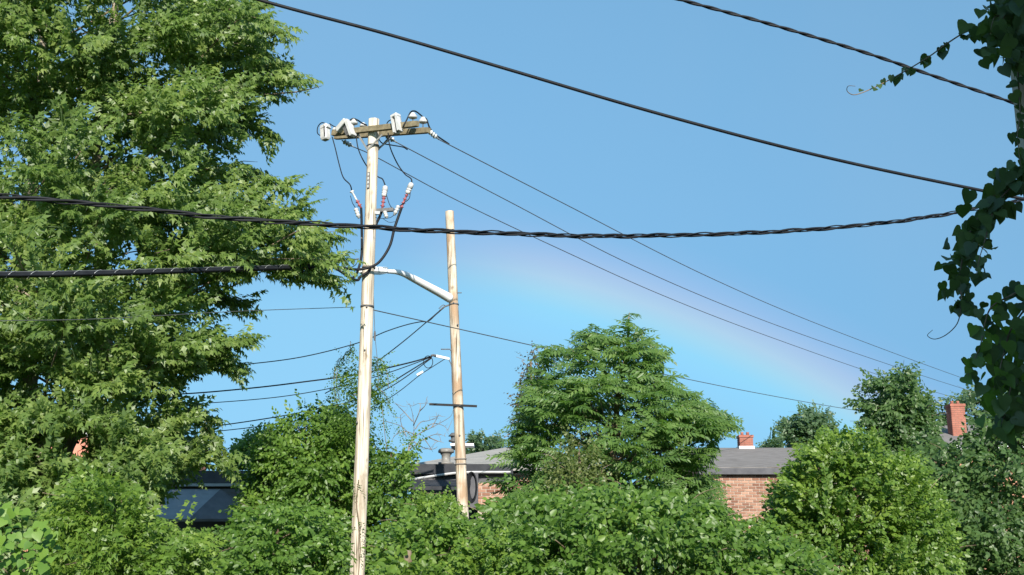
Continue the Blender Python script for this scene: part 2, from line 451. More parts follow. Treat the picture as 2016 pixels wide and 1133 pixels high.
# right brick house
YH = 38.0
e0, e1 = pix(1395, 919, YH), pix(1700, 924, YH)
ze = float(pix(1470, 921, YH)[2]); zr = float(pix(1480, 882, 42.5)[2])
x0, x1 = float(e0[0]), float(e1[0])
h1 = thing('brick_house', ((x0 + x1) / 2, 42.5, 0), 'brick house with brown grey roof and red ridge chimney behind the leafy shrubs', 'house')
m = MB(); m.box(((x0 + x1) / 2, 42.5, (ze - .2) / 2), ((x1 - x0) / 2, 0, 0), (0, 4.5, 0), (0, 0, (ze - .2) / 2))
w = m.build('wall', M['mortar'], h1)
bx0 = float(pix(1402, 950, YH)[0]); bx1 = float(pix(1560, 950, YH)[0])
brick_field(w, M['brickv'], (bx0, YH - .001, ze - .24 - 1.6), (1, 0, 0), (0, 0, 1), (0, -1, 0), bx1 - bx0, 1.6, limit=300)
brick_field(w, M['brickv'], (bx1 + .02, YH - .001, ze - .24 - 1.6), (1, 0, 0), (0, 0, 1), (0, -1, 0), x1 - bx1 - .02, 1.6, limit=0)
brick_field(w, M['brickv'], (x0, YH - .001, ze - .24 - 4.2), (1, 0, 0), (0, 0, 1), (0, -1, 0), x1 - x0, 2.58, limit=0)
rf = prism_roof(h1, M['shingle'], x0 - .35, x1 + .35, YH - .14, 42.5, 47.2, ze, zr)
m = MB(); m.box(((x0 + x1) / 2, YH - .16, ze - .13), ((x1 - x0) / 2 + .35, 0, 0), (0, .05, 0), (0, 0, .1)); m.build('gutter', M['slate'], h1)
m = MB()
for sx in (x0, x1):
    m.poly([(sx, YH, ze - .3), (sx, 47, ze - .3), (sx, 42.5, zr - .17)], np.array([.05 if sx == x0 else -.05, 0, 0]))
m.build('gable', M['brick'], h1)
cxx = float(pix(1467, 870, 42.5)[0])
chimney(rf, cxx, 42.5, zr - .15, float(pix(1467, 859, 42.5)[2]), .46, M['brickred'])

# middle house: pale hip roof behind, black flat-roofed addition with a vent in front
h2 = thing('grey_hip_roofed_house', (float(pix(950, 900, 41)[0]), 41, 0), 'low house with pale grey hip roof behind the leaning wooden pole', 'house')
xl, xr_ = float(pix(792, 914, 37)[0]), float(pix(1180, 914, 37)[0])
ze2 = float(pix(900, 917, 37)[2]); zr2 = float(pix(990, 872, 43)[2])
prism_roof(h2, M['shingle2'], xl, xr_, 37, 43, 49, ze2, zr2, hipl=4.2, hipr=2.5)
m = MB(); m.box(((xl + xr_) / 2, 43, (ze2 - .2) / 2), ((xr_ - xl) / 2 - .4, 0, 0), (0, 5.6, 0), (0, 0, (ze2 - .2) / 2)); m.build('wall', M['mortar'], h2)
brick_field(h2, M['brickv'], (float(pix(930, 950, 37.4)[0]), 37.399, ze2 - .25 - 3), (1, 0, 0), (0, 0, 1), (0, -1, 0), 3.2, 3.0, limit=0)
m = MB(); q = pix(916, 876, 43); m.box(q - np.array([.1, 0, .03]), (.42, 0, 0), (0, .4, 0), (0, 0, .04)); m.build('roof_hatch', M['white'], h2)
m = MB()
q = pix(894, 862, 43)
m.lathe(q - np.array([0, 0, .45]), (0, 0, 1), [(0, .1), (.3, .1), (.3, .2), (.36, .2), (.36, .12), (.5, .12), (.5, .22), (.62, .1)]); m.build('turbine_vent', M['dsteel'], h2, smooth=True)

h3 = thing('black_flat_roofed_building', (float(pix(880, 930, 33)[0]), 33, 0), 'black flat roofed building with mushroom vent beside the leaning wooden pole', 'building')
YB = 32.5
a, b_ = pix(800, 914, YB), pix(1010, 915, YB)
zt, zb = float(a[2]), float(pix(880, 934, YB)[2])
xa, xb = float(a[0]), float(b_[0])
m = MB(); m.box(((xa + xb) / 2, YB + 2, (zt + zb) / 2), ((xb - xa) / 2, 0, 0), (0, 2, 0), (0, 0, (zt - zb) / 2)); m.build('parapet', M['dark'], h3)
m = MB(); P = [pix(812, 944, YB - .04), pix(850, 938, YB - .04), pix(893, 932, YB - .04), pix(930, 930, YB - .04), pix(1005, 930, YB - .04)]
m.tube(spline(P, 4), .03, 5); m.build('drip_edge', M['trim'], h3)
m = MB(); m.box(((xa + xb) / 2, YB + 2.1, zb / 2 - .01), ((xb - xa) / 2 - .12, 0, 0), (0, 1.9, 0), (0, 0, zb / 2)); m.build('wall', M['slate'], h3)
P0, P1 = pix(810, 948, YB - .02), pix(890, 946, YB - .02)
m = MB(); m.box((float(pix(850, 960, 32)[0]), 31.7, float(pix(850, 955, 31.7)[2])), (1.05, 0, 0), (0, .55, .12), (0, 0, .05)); m.build('canopy', M['dark'], h3)
m = MB(); q = pix(878, 913, YB + .8)
sc_ = 1.0
m.lathe(q - np.array([0, 0, .03]), (0, 0, 1), [(0, .22), (.06, .22), (.06, .125), (.25, .125), (.29, .16), (.33, .17), (.33, .22), (.38, .23), (.43, .205), (.455, .14), (.46, .01)], 20)
m.build('mushroom_vent', M['ventgrey'], h3, smooth=True)
m = MB(); q0 = pix(925, 932, YB - .3); q1 = pix(941, 1000, YB - .3)
m.box(((q0[0] + q1[0]) / 2, YB - .2, q1[2] / 2 + q0[2] / 2), ((q1[0] - q0[0]) / 2, 0, 0), (0, .2, 0), (0, 0, (q0[2] - q1[2]) / 2)); m.build('downpipe_box', M['slate'], h3)
q0, q1 = pix(941, 951, YB - .1), pix(1000, 1010, YB - .1)
m = MB(); m.box(((q0[0] + q1[0]) / 2, YB + .1, (q0[2] + 1) / 2), ((q1[0] - q0[0]) / 2, 0, 0), (0, .2, 0), (0, 0, (q0[2] - 1) / 2)); bp = m.build('brick_pier', M['mortar'], h3)
brick_field(bp, M['brickv'], (q0[0], YB - .1, q0[2] - .7), (1, 0, 0), (0, 0, 1), (0, -1, 0), q1[0] - q0[0], .7, limit=60)

# left dark building with canopy facets
h4 = thing('dark_grey_canopy_building', (float(pix(400, 960, 31)[0]), 31, 0), 'dark grey building with faceted sloping roof seen under the maple branches', 'building')
YC = 30.0
a, b_ = pix(250, 927, YC), pix(560, 927, YC)
zt, zb = float(a[2]), float(pix(400, 957, YC)[2]); xa, xb = float(a[0]), float(b_[0])
m = MB(); m.box(((xa + xb) / 2, YC + 2, (zt + zb) / 2), ((xb - xa) / 2, 0, 0), (0, 2, 0), (0, 0, (zt - zb) / 2)); m.build('parapet', M['slate'], h4)
m = MB(); m.box(((xa + xb) / 2, YC - .03, zb + .02), ((xb - xa) / 2, 0, 0), (0, .06, 0), (0, 0, .035)); m.build('drip_edge', M['trim'], h4)
A = pix(300, 963, YC - .03); B = pix(434, 963, YC - .03); C = pix(372, 1022, YC - 1.6); D = pix(255, 1022, YC - 1.6)
m = MB(); m.poly([A, B, C, D], np.array([0, .03, -.06])); m.build('roof_facet', M['grey'], h4, label='grey roof facet in a painted sunlit tone')
A2 = pix(560, 962, YC - .03); D2 = pix(520, 1022, YC + .0)
m = MB(); m.poly([B, A2, D2, C], np.array([0, .03, -.06])); m.build('roof_facet', M['facet'], h4, label='grey roof facet in a painted shaded tone')
m = MB(); m.box(((xa + xb) / 2, YC + 2.1, zb / 2), ((xb - xa) / 2 - .1, 0, 0), (0, 1.9, 0), (0, 0, zb / 2 - .002)); m.build('wall', M['slate'], h4)
m = MB(); q = pix(456, 936, YC + 1.2); m.box(q, (.2, 0, 0), (0, .3, 0), (0, 0, .08), .3); m.build('roof_vent', M['white'], h4)

# salmon brick building behind the maple
h5 = thing('salmon_brick_building', (float(pix(150, 880, 48)[0]), 48, 0), 'salmon brick building glimpsed through the maple leaves', 'building')
a, b_ = pix(20, 858, 45), pix(330, 858, 45); xa, xb, zt = float(a[0]), float(b_[0]), float(a[2])
m = MB(); m.box(((xa + xb) / 2, 48, zt / 2), ((xb - xa) / 2, 0, 0), (0, 3, 0), (0, 0, zt / 2)); m.build('wall', M['salmon'], h5)
m = MB(); m.box(((xa + xb) / 2, 48, zt + .06), ((xb - xa) / 2 + .15, 0, 0), (0, 3.15, 0), (0, 0, .1)); m.build('coping', M['trim'], h5)
for i, px in enumerate((35, 215, 290)):
    q = pix(px, 905, 45); m = MB(); m.box((q[0], 44.99, q[2]), (.5, 0, 0), (0, .04, 0), (0, 0, .7)); wd = m.build('window', M['trim'], h5)
    m = MB(); m.box((q[0], 44.95, q[2]), (.42, 0, 0), (0, .02, 0), (0, 0, .62)); m.build('pane', M['lens'], wd)

# chimney house at the right
h6 = thing('chimney_house', (float(pix(1900, 850, 44)[0]), 44, 0), 'house with tall red brick chimney nearly hidden behind dull green trees', 'house')
xa, xb = float(pix(1835, 880, 40)[0]), float(pix(2140, 880, 40)[0])
ze6, zr6 = float(pix(1900, 876, 40)[2]), float(pix(1900, 838, 44)[2])
rf6 = prism_roof(h6, M['shingle'], xa, xb, 40, 44, 48, ze6, zr6)
m = MB(); m.box(((xa + xb) / 2, 44, (ze6 - .3) / 2), ((xb - xa) / 2 - .2, 0, 0), (0, 3.6, 0), (0, 0, (ze6 - .3) / 2)); m.build('wall', M['brick'], h6)
m = MB(); m.box(((xa + xb) / 2, 39.97, ze6 - .1), ((xb - xa) / 2, 0, 0), (0, .04, 0), (0, 0, .09)); m.build('gutter', M['white'], h6)
m = MB()
for sx, dx in ((xa + .2, .05), (xb - .2, -.05)):
    m.poly([(sx, 40.4, ze6 - .3), (sx, 47.6, ze6 - .3), (sx, 44, zr6 - .2)], np.array([dx, 0, 0]))
m.build('gable', M['brick'], h6)
q = pix(1880, 798, 42)
chimney(rf6, float(q[0]), 42.0, float(pix(1880, 862, 42)[2]), float(q[2]), .48, M['brickred'], False)

# ------------------------------------------------------------------ house wing added to shade and carry the near vine, mostly out of frame
XW = float(pix(2011, 400, 5.1)[0])
wing = thing('added_shade_wing', (XW + 2.5, 1, 0), 'beige sided house corner added to shade and carry the dark hanging vine', 'house')
m = MB(); m.box((XW + 2.55, .6, 3.4), (2.5, 0, 0), (0, 4.4, 0), (0, 0, 3.4)); wall = m.build('wall', M['mortar'], wing)
for k in range(37):
    z = .1 + k * .18
    m = MB(); m.box((XW + .04, .6, z + .085), (.012, 0, .0), (0, 4.38, 0), (.010, 0, .086)); m.build('siding_board', M['siding'], wall)
m = MB(); m.box((XW + .06, 5.02, 3.4), (.07, 0, 0), (0, .03, 0), (0, 0, 3.4)); m.build('corner_board', M['siding'], wing)
m = MB(); m.box((XW + 2.45, .3, 6.9), (2.65, 0, 0), (0, 4.6, 0), (0, 0, .1)); m.build('roof', M['shingle'], wing)

# ------------------------------------------------------------------ front utility pole
Y1 = 23.0
U = np.array([math.cos(R(35)), -math.sin(R(35)), 0]); W = np.array([math.sin(R(35)), math.cos(R(35)), 0])
pt = pix(737, 236, Y1); pb = pix(703, 1133, Y1)
ax1 = unit(pt - pb); base1 = pb - ax1 * (pb[2] / ax1[2])

def shaft(base, top, r0, r1, n=20, rings=60, seed=0):
    m = MB(); rg = np.random.default_rng(seed); ax = unit(top - base)
    a = unit(np.cross(ax, (0, 1, 0))); b = np.cross(a, ax); ks = []
    wob = rg.uniform(-1, 1, (rings + 1, 2)).cumsum(0) * .0012
    wob -= wob.mean(0)
    for i in range(rings + 1):
        t = i / rings; r = r0 + (r1 - r0) * t
        k = len(m.v)
        for j in range(n):
            th = 2 * math.pi * j / n; rr = r * (1 + .025 * math.sin(th * 3 + i * .15) + rg.uniform(-.012, .012))
            m.v.append(base + (top - base) * t + a * (wob[i][0] + rr * math.cos(th)) + b * (wob[i][1] + rr * math.sin(th)))
        ks.append(k)
    for i in range(rings):
        for j in range(n): m.f.append((ks[i] + j, ks[i] + (j + 1) % n, ks[i + 1] + (j + 1) % n, ks[i + 1] + j))
    c = len(m.v); m.v.append(top + ax * .02)
    for j in range(n): m.f.append((ks[-1] + j, ks[-1] + (j + 1) % n, c))
    m.f.append(tuple(ks[0] + j for j in range(n))[::-1])
    return m

p1 = thing('utility_pole', tuple(base1 + np.array([0, 0, -.5])), 'tall pale wooden utility pole with double crossarm and white insulators', 'utility pole')
p1.location.z = 0
shaft(base1 - ax1 * .6, pt, .158, .112, seed=1).build('shaft', M['pole'], p1, smooth=True)

def pole_at(py):          # centre of pole 1 at an image row
    lo, hi = 0.0, 1.2
    for _ in range(40):
        mid = (lo + hi) / 2; q = base1 + (pt - base1) * mid
        if proj(q[None])[0, 1] > py: lo = mid
        else: hi = mid
    return base1 + (pt - base1) * lo
arm_c = pole_at(258)
def on1(px, py, off=0.0):           # a pixel on the upright plane of the crossarm, off metres along the line
    return onplane(px, py, arm_c + W * off, W)

def arm(l, r, off, name='crossarm'):
    A, B = on1(*l, off), on1(*r, off); d = B - A; m = MB()
    up = unit(np.array([0, 0, 1.0]) - unit(d) * unit(d)[2])
    m.box((A + B) / 2, W * .045, up * .058, d / 2, .08)
    return m.build(name, M['arm'], p1)
arm_f = arm((655, 263), (823, 244), -.165)
arm_r = arm((660, 270), (845, 257), .165)
# braces
for (a, b, o) in (((703, 262), (724, 296), -.12), ((752, 266), (726, 293), -.13), ((770, 272), (742, 296), .14)):
    m = MB(); A, B = on1(*a, o), on1(*b, o); d = B - A
    m.box((A + B) / 2, W * .006, unit(np.cross(d, W)) * .02, d / 2); m.build('brace', M['steel'], p1)
# band under the arm, number plate, bolts
for py, rr, h in ((288, .128, .03),):
    c = pole_at(py); m = MB(); m.lathe(c - ax1 * h / 2, ax1, [(0, rr - .006), (0, rr), (h, rr), (h, rr - .006)], 20); m.build('band', M['dsteel'], p1, smooth=True)
c0, c1 = pole_at(343), pole_at(375)
m = MB(); off = np.array([-.06, -.118, 0]); d = c1 - c0
m.box((c0 + c1) / 2 + off, unit(np.array([.85, -.5, 0])) * .028, unit(np.array([-.5, -.85, 0])) * .006, d / 2); pl = m.build('number_plate', M['dsteel'], p1)
m = MB()
for k in range(4):
    m.box(c0 + d * (.14 + .24 * k) + off + unit(np.array([-.5, -.85, 0])) * .006, unit(np.array([.85, -.5, 0])) * .018, unit(np.array([-.5, -.85, 0])) * .003, d * .085)
m.build('plate_face', M['porc'], pl)
for px, py in ((722, 605), (718, 690), (699, 778), (703, 832), (712, 470), (706, 548)):
    c = pole_at(py); q = pix(px, py, c[1] - .125)
    m = MB(); m.lathe(q, (0, -1, 0), [(0, .022), (.02, .022), (.02, .012), (.04, .012)], 8); m.build('bolt', M['dsteel'], p1)
for py in (604, 527):
    c = pole_at(py); m = MB(); m.lathe(c - ax1 * .02, ax1, [(0, .132), (0, .139), (.035, .139), (.035, .132)], 20); m.build('band', M['dsteel'] if py == 604 else M['dead'], p1, smooth=True)

# switch covers (white)
def cover(px, py, w, h, tilt, off, slot):
    c = on1(px, py, off); x = U * math.cos(tilt) + np.array([0, 0, 1]) * math.sin(tilt); z = np.cross(x, W) * -1
    if z[2] < 0: z = -z
    m = MB()
    if slot:      # a channel: back plate, two cheeks, a head
        m.box(c + W * .06, x * w / 2, W * .012, z * h / 2); m.box(c - x * (w / 2 - .015), x * .015, W * .075, z * h / 2)
        m.box(c + x * (w / 2 - .022), x * .022, W * .075, z * h / 2); m.box(c + z * (h / 2 - .02), x * w * .56, W * .08, z * .03, .2)
        o = m.build('fuse_cutout', M['porc'], p1)
        m = MB(); m.box(c + W * .02, x * w * .24, W * .03, z * h * .42); m.build('fuse_tube', M['dsteel'], o)
    else:
        m.box(c, x * w / 2, W * .08, z * h / 2, .22); m.box(c + z * h * .38 + x * w * .15, x * w * .55, W * .09, z * h * .14, .25)
        o = m.build('fuse_cutout', M['porc'], p1)
        m = MB(); m.box(c + x * w * .38 - W * .05, x * w * .06, W * .05, z * h * .36); m.build('fuse_tube', M['dsteel'], o)
    return o
cover(640, 262, .17, .33, .12, -.28, False)
cover(781, 244, .15, .39, .22, -.24, True)
# the hood-shaped one
m = MB(); A, B, C = on1(667, 258, -.26), on1(683, 239, -.26), on1(693, 268, -.26)
d = B - A; m.box((A + B) / 2, W * .09, unit(np.cross(d, W)) * .055, d * .56, .12)
d = C - B; m.box((B + C) / 2 + U * .03, W * .085, unit(np.cross(d, W)) * .04, d * .52, .12)
o = m.build('fuse_cutout', M['porc'], p1)
m = MB(); A = on1(680, 252, -.27); C = on1(687, 268, -.27); d = C - A; m.box((A + C) / 2, W * .05, unit(np.cross(d, W)) * .035, d * .5); m.build('fuse_tube', M['dsteel'], o)

def pin_insulator(px, py, off, s=1.0):
    q = on1(px, py, off); m = MB()
    m.lathe(q - np.array([0, 0, .05 * s]), (0, 0, 1), [(0, .055 * s), (.01 * s, .085 * s), (.045 * s, .09 * s), (.055 * s, .07 * s), (.085 * s, .065 * s), (.10 * s, .04 * s), (.115 * s, .045 * s), (.125 * s, .02 * s)], 16)
    o = m.build('pin_insulator', M['porc'], p1, smooth=True)
    m = MB(); m.lathe(q - np.array([0, 0, .20 * s]), (0, 0, 1), [(0, .012), (.17 * s, .012)], 8); m.build('pin', M['dsteel'], o)
for a in ((813, 229, -.165, 1.0), (833, 238, .165, 1.05), (697, 241, -.165, .95), (715, 247, .165, .85), (660, 255, .165, .8)): pin_insulator(*a)

def strain(a, b, n=3):
    d = b - a; L = np.linalg.norm(d); pr = [(0, .014), (.12 * L, .014)]
    for k in range(n):
        t = (.15 + .6 * k / n) * L; s = .7 * L / n
        pr += [(t, .03), (t + s * .3, .058), (t + s * .55, .052), (t + s * .6, .03)]
    pr += [(.8 * L, .028), (.84 * L, .016), (L, .016)]
    m = MB(); m.lathe(a, d, pr, 12); return m.build('strain_insulator', M['porc'], p1, smooth=True)
SA, SB, SC = on1(864, 275, .50), on1(781, 281, .50), on1(697, 290, .50)
strain(on1(843, 257, .19), SA); strain(on1(757, 265, .19), SB); strain(on1(673, 277, .19), SC)

# cable terminations, arresters and their bracket below the arm
def term(tip, end, bell=.06, L2=None):
    """white bell on a red ribbed stalk: tip (top), end (bottom)"""
    tip, end = np.asarray(tip), np.asarray(end); d = end - tip; L = np.linalg.norm(d)
    m = MB(); m.lathe(tip, d, [(0, .018), (.02, .05), (.05, bell), (.12, bell * 1.02), (.125, bell * .85), (.14, bell * .85), (.145, bell), (.165, bell), (.17, bell * .85), (.185, bell * .85), (.19, bell * .95), (.24, bell * .9), (.25, .03)], 16)
    o = m.build('termination_bell', M['porc'], p1, smooth=True)
    pr = [(.24, .024)]; x = .27
    while x < L - .05:
        pr += [(x, .022), (x + .015, .05), (x + .03, .022)]; x += .085
    pr += [(L, .024)]
    m = MB(); m.lathe(tip, d, pr, 12); m.build('red_stalk', M['red'], p1, smooth=True)
f1 = pole_at(415)
def on2(px, py, dy=0.0): return pix(px, py, f1[1] + dy)
term(on2(759, 366, .1), on2(752, 415, .05), .058); term(on2(811, 360, -.15), on2(789, 412, -.05), .058)
term(on2(692, 376, .15), on2(711, 410, .12), .02)
m = MB(); A, B = on2(722, 417, .02), on2(775, 413, -.02); d = B - A
m.box((A + B) / 2, (0, .04, 0), unit(np.cross(d, (0, 1, 0))) * .035, d / 2); m.build('bracket', M['dsteel'], p1)
m = MB(); A, B = on2(728, 419, -.03), on2(748, 420, -.06); d = B - A
m.box((A + B) / 2, (0, .03, 0), unit(np.cross(d, (0, 1, 0))) * .03, d / 2); m.build('bracket', M['steel'], p1)
for a, b in (((700, 410), (707, 430)), ((785, 405), (776, 424)), ((757, 416), (762, 430)), ((732, 410), (734, 422))):
    A, B = on2(*a, -.06), on2(*b, -.06); L = np.linalg.norm(B - A); m = MB()
    pr = [(0, .02)]
    for k in range(3): pr += [(L * (.08 + .28 * k), .04), (L * (.22 + .28 * k), .048), (L * (.26 + .28 * k), .03)]
    pr += [(L, .025)]
    m.lathe(A, B - A, pr, 12); m.build('surge_arrester', M['porc'], p1, smooth=True)

def cab(pts, r, mat='black', name='jumper', n=6, parent=p1):
    m = MB(); m.tube(spline(pts, 8), r, n); return m.build(name, M[mat], parent, smooth=True)
o = -.25
cab([on1(654, 270, o), on1(660, 292, o), on1(668, 325, o), on1(676, 350, o), on1(689, 364, o), on2(693, 378, .15)], .013)
cab([on1(701, 268, o), on1(705, 292, o), on1(714, 314, o), on2(728, 335, .22), on2(745, 349, .22), on2(753, 353, .12), on2(759, 367, .1)], .013)
cab([on1(764, 262, o), on1(768, 290, o), on2(782, 322, -.1), on2(797, 343, -.15), on2(809, 352, -.15), on2(811, 361, -.15)], .014)
cab([on1(646, 246, o), on1(634, 242, o), on1(626, 250, o), on1(625, 262, o), on1(631, 268, o)], .011)
cab([on1(649, 244, o), on1(657, 249, o), on1(668, 253, o)], .012)
cab([on1(688, 238, o), on1(695, 234, -.17), on1(704, 237, -.17), on1(713, 243, 0), on1(722, 247, .16)], .016)
cab([on1(772, 235, o), on1(764, 240, -.2), on1(760, 248, -.17)], .011)
cab([on1(793, 250, o), on1(800, 238, -.2), on1(808, 222, -.165), on1(815, 219, -.165), on1(822, 222, 0), on1(833, 231, .165), on1(840, 236, .18), on1(846, 252, .25), on1(858, 266, .42), on1(884, 284, .9)], .016)
cab([on1(712, 273, .1), on1(722, 288, .16), on1(740, 270, .2), on1(752, 282, .3), on1(770, 286, .45), on1(793, 290, .7), on1(802, 295, .9)], .013)
cab([on1(770, 266, .1), on1(755, 283, .2), on1(745, 296, .25)], .012)
cab([on2(690, 386, .15), on2(694, 400, .05), on2(701, 411, -.05)], .008)
cab([on2(760, 382, .05), on2(768, 405, 0), on2(778, 414, -.05)], .008)
cab([on2(808, 378, -.15), on2(805, 392, -.15), on2(792, 402, -.1), on2(786, 407, -.06)], .008)
cab([on2(734, 424, -.05), on2(744, 430, -.05), on2(762, 430, -.05), on2(770, 428, -.05), on2(777, 423, -.05)], .006)
cab([on2(754, 431, 0), on2(766, 438, 0), on2(778, 437, 0)], .005)
# armoured riser cables that swing down and leave to the left in the bundle
YL = 22.7
BJ = pix(644, 521, 22.3)
cab([on2(791, 408, -.05), on2(784, 428, -.05), on2(776, 452, -.1), pix(768, 483, 22.85), pix(752, 510, 22.8), pix(735, 524, 22.75), pix(707, 531, 22.7), pix(676, 528, 22.5), pix(658, 524, 22.4), BJ], .028, name='riser_cable', n=8)
cab([on2(752, 414, .05), on2(748, 426, .05), on2(740, 444, .05), pix(734, 470, 23.05), pix(732, 505, 23.02), pix(731, 524, 22.95), pix(724, 536, 22.82), pix(710, 545, 22.8), pix(704, 552, 22.78), pix(690, 548, 22.6), pix(668, 533, 22.45), BJ], .028, name='riser_cable', n=8)
cab([on2(711, 410, .12), on2(712, 440, .16), pix(712, 500, 23.18), pix(704, 535, 23.12), pix(698, 545, 22.9), pix(688, 547, 22.6), pix(664, 530, 22.42), BJ], .026, name='riser_cable', n=8)
cab([pix(705, 512, 22.9), pix(700, 522, 22.8), pix(690, 527, 22.6), pix(678, 528, 22.5)], .008)
cab([pix(690, 512, 22.75), pix(700, 511, 22.82), pix(706, 510, 22.86)], .014, 'dsteel', 'dead_end_clamp')
# thin ground lead with its strain block
cab([pix(734, 548, 23.1), pix(736, 600, 23.12), pix(738, 655, 23.14), pix(740, 680, 23.15), pix(744, 720, 23.15), pix(746, 760, 23.15)], .006, 'wire', 'ground_lead')
m = MB(); m.lathe(pix(738, 652, 23.14), (0, 0, -1), [(0, .012), (.05, .022), (.15, .022), (.2, .012)], 8); m.build('strain_block', M['dsteel'], p1)

# ------------------------------------------------------------------ second pole with the lamp
Y2 = 28.0
qt, qb = pix(885, 417, Y2), pix(911, 1000, Y2)
ax2 = unit(qt - qb); base2 = qb - ax2 * (qb[2] / ax2[2])
p2 = thing('lamp_pole', (base2[0], base2[1], 0), 'stained wooden pole with bare top, white lamp arm and dark crossbar', 'utility pole')
shaft(base2 - ax2 * .6, qt, .15, .106, seed=2).build('shaft', M['pole2'], p2, smooth=True)
def pole2_at(py):
    lo, hi = 0.0, 1.2
    for _ in range(40):
        mid = (lo + hi) / 2; q = base2 + (qt - base2) * mid
        if proj(q[None])[0, 1] > py: lo = mid
        else: hi = mid
    return base2 + (qt - base2) * lo
m = MB()
P = spline([pix(886, 588, 27.95), pix(868, 578, 27.7), pix(840, 563, 27.25), pix(812, 548, 26.8), pix(796, 540, 26.5), pix(782, 536, 26.3), pix(768, 535, 26.1), pix(752, 535, 25.9)], 5)
m.tube(P, np.linspace(.115, .042, len(P)), 12)
la = m.build('lamp_arm', M['white'], p2, smooth=True)
m = MB(); q0, q1 = pix(757, 534, 25.95), pix(714, 532, 25.4); d = q1 - q0; L = np.linalg.norm(d); dn = unit(d); up = unit(np.array([0, 0, 1]) - dn * dn[2]); sd_ = np.cross(dn, up)
m.box((q0 + q1) / 2 + up * .01, sd_ * .15, up * .062, d / 2, .18); lh = m.build('lamp_head', M['white'], la)
m = MB(); m.box((q0 + q1) / 2 - up * .06, sd_ * .12, up * .014, d * .45); m.build('lamp_lens', M['lens'], lh)
c = pole2_at(600); m = MB(); m.lathe(c - ax2 * .02, ax2, [(0, .118), (0, .128), (.03, .128), (.03, .118)], 20); m.build('band', M['dsteel'], p2, smooth=True)
for py in (904, 914):
    c = pole2_at(py); m = MB(); m.lathe(c - ax2 * .02, ax2, [(0, .136), (0, .144), (.03, .144), (.03, .136)], 20); m.build('band', M['dead'], p2, smooth=True)
m = MB(); A, B = pix(853, 700, 27.6), pix(885, 707, 27.9); d = B - A; m.box((A + B) / 2, (0, .025, 0), unit(np.cross(d, (0, 1, 0))) * .03, d / 2, .2)
m.build('bracket_arm', M['white'], p2)
cab([pix(884, 709, 27.86), pix(889, 722, 27.85), pix(890, 750, 27.86), pix(892, 800, 27.86)], .012, 'dsteel', 'conduit', parent=p2)
m = MB(); A, B = pix(845, 796, 27.84), pix(939, 800, 27.84); d = B - A; m.box((A + B) / 2 + np.array([0, .02, 0]), (0, .02, 0), unit(np.cross(d, (0, 1, 0))) * .026, d / 2); m.build('crossbar', M['black'], p2)
cab([pix(868, 688, 27.85), pix(886, 688, 27.87)], .014, 'dsteel', 'step_bolt', parent=p2)
cab([pix(898, 577, 27.95), pix(909, 577, 27.95)], .012, 'dsteel', 'step_bolt', parent=p2)
for px, py in ((893, 597), (888, 690), (905, 858), (901, 640)):
    c = pole2_at(py); q = pix(px, py, c[1] - .118); m = MB(); m.lathe(q, (0, -1, 0), [(0, .024), (.02, .024), (.02, .012), (.04, .012)], 8); m.build('bolt', M['dsteel'], p2)
# slack cable coil on its side
for k in range(5):
    c = pix(928 + k * .6, 960, 28.02 + k * .025); P = []
    for i in range(29):
        t = 2 * math.pi * i / 28; P.append(c + np.array([(.13 - .012 * k) * math.cos(t), .02 * math.sin(2 * t), (.36 - .02 * k) * math.sin(t)]))
    m = MB(); m.tube(P, .017, 6, caps=False); m.build('cable_coil', M['black'], p2, smooth=True)
# loop of slack under the bracket arm, clamps
P = [pix(843 + 9 * math.cos(t), 713 + 12 * math.sin(t), 27.55 + .02 * math.sin(t)) for t in np.linspace(0, 2 * math.pi, 25)]
m = MB(); m.tube(P, .010, 6, caps=False); m.build('slack_loop', M['black'], p2, smooth=True)
cab([pix(849, 701, 27.55), pix(853, 700, 27.58), pix(858, 701, 27.62)], .03, 'dsteel', 'dead_end_clamp', parent=p2)
cab([pix(866, 612, 27.8), pix(874, 605, 27.84), pix(884, 601, 27.88)], .022, 'dsteel', 'dead_end_clamp', parent=p2)
cab([pix(864, 608, 27.75), pix(872, 601, 27.8), pix(878, 603, 27.85), pix(884, 601, 27.88)], .010, 'dsteel', 'dead_end_clamp', parent=p2)

# ------------------------------------------------------------------ wires
def wire(pts, r, label, mat='black', n=6, sub=10, group=None, name='overhead_wire'):
    m = MB(); P = spline(pts, sub); m.tube(P, r, n); o0 = P[len(P) // 2]
    o = m.build(name, M[mat], None, smooth=True, origin=o0); return tag(o, label, 'wire', group)

def twisted(pts, strands, label, pitch=.55, name='twisted_cable', loose=0.0, sub=14):
    P = spline(pts, sub); L = np.concatenate([[0], np.cumsum(np.linalg.norm(np.diff(P, axis=0), axis=1))])
    S = np.arange(0, L[-1], pitch / 10); Q = np.stack([np.interp(S, L, P[:, i]) for i in range(3)], 1)
    T = unit(np.gradient(Q, axis=0)); up = np.array([0, 0, 1.0]); A = unit(np.cross(T, up)); B = np.cross(A, T)
    root = thing(name, tuple(Q[len(Q) // 2]), label, 'cable')
    for (off, r, ph, mt) in strands:
        k = 1 + loose * np.sin(S * 1.7 + ph) ** 2
        th = S / pitch * 2 * math.pi + ph + .6 * np.sin(S * .9)
        C = Q + A * (off * k * np.cos(th))[:, None] + B * (off * k * np.sin(th))[:, None]
        m = MB(); m.tube(C, r, 6); m.build('strand', M[mt], root, smooth=True)
    return root

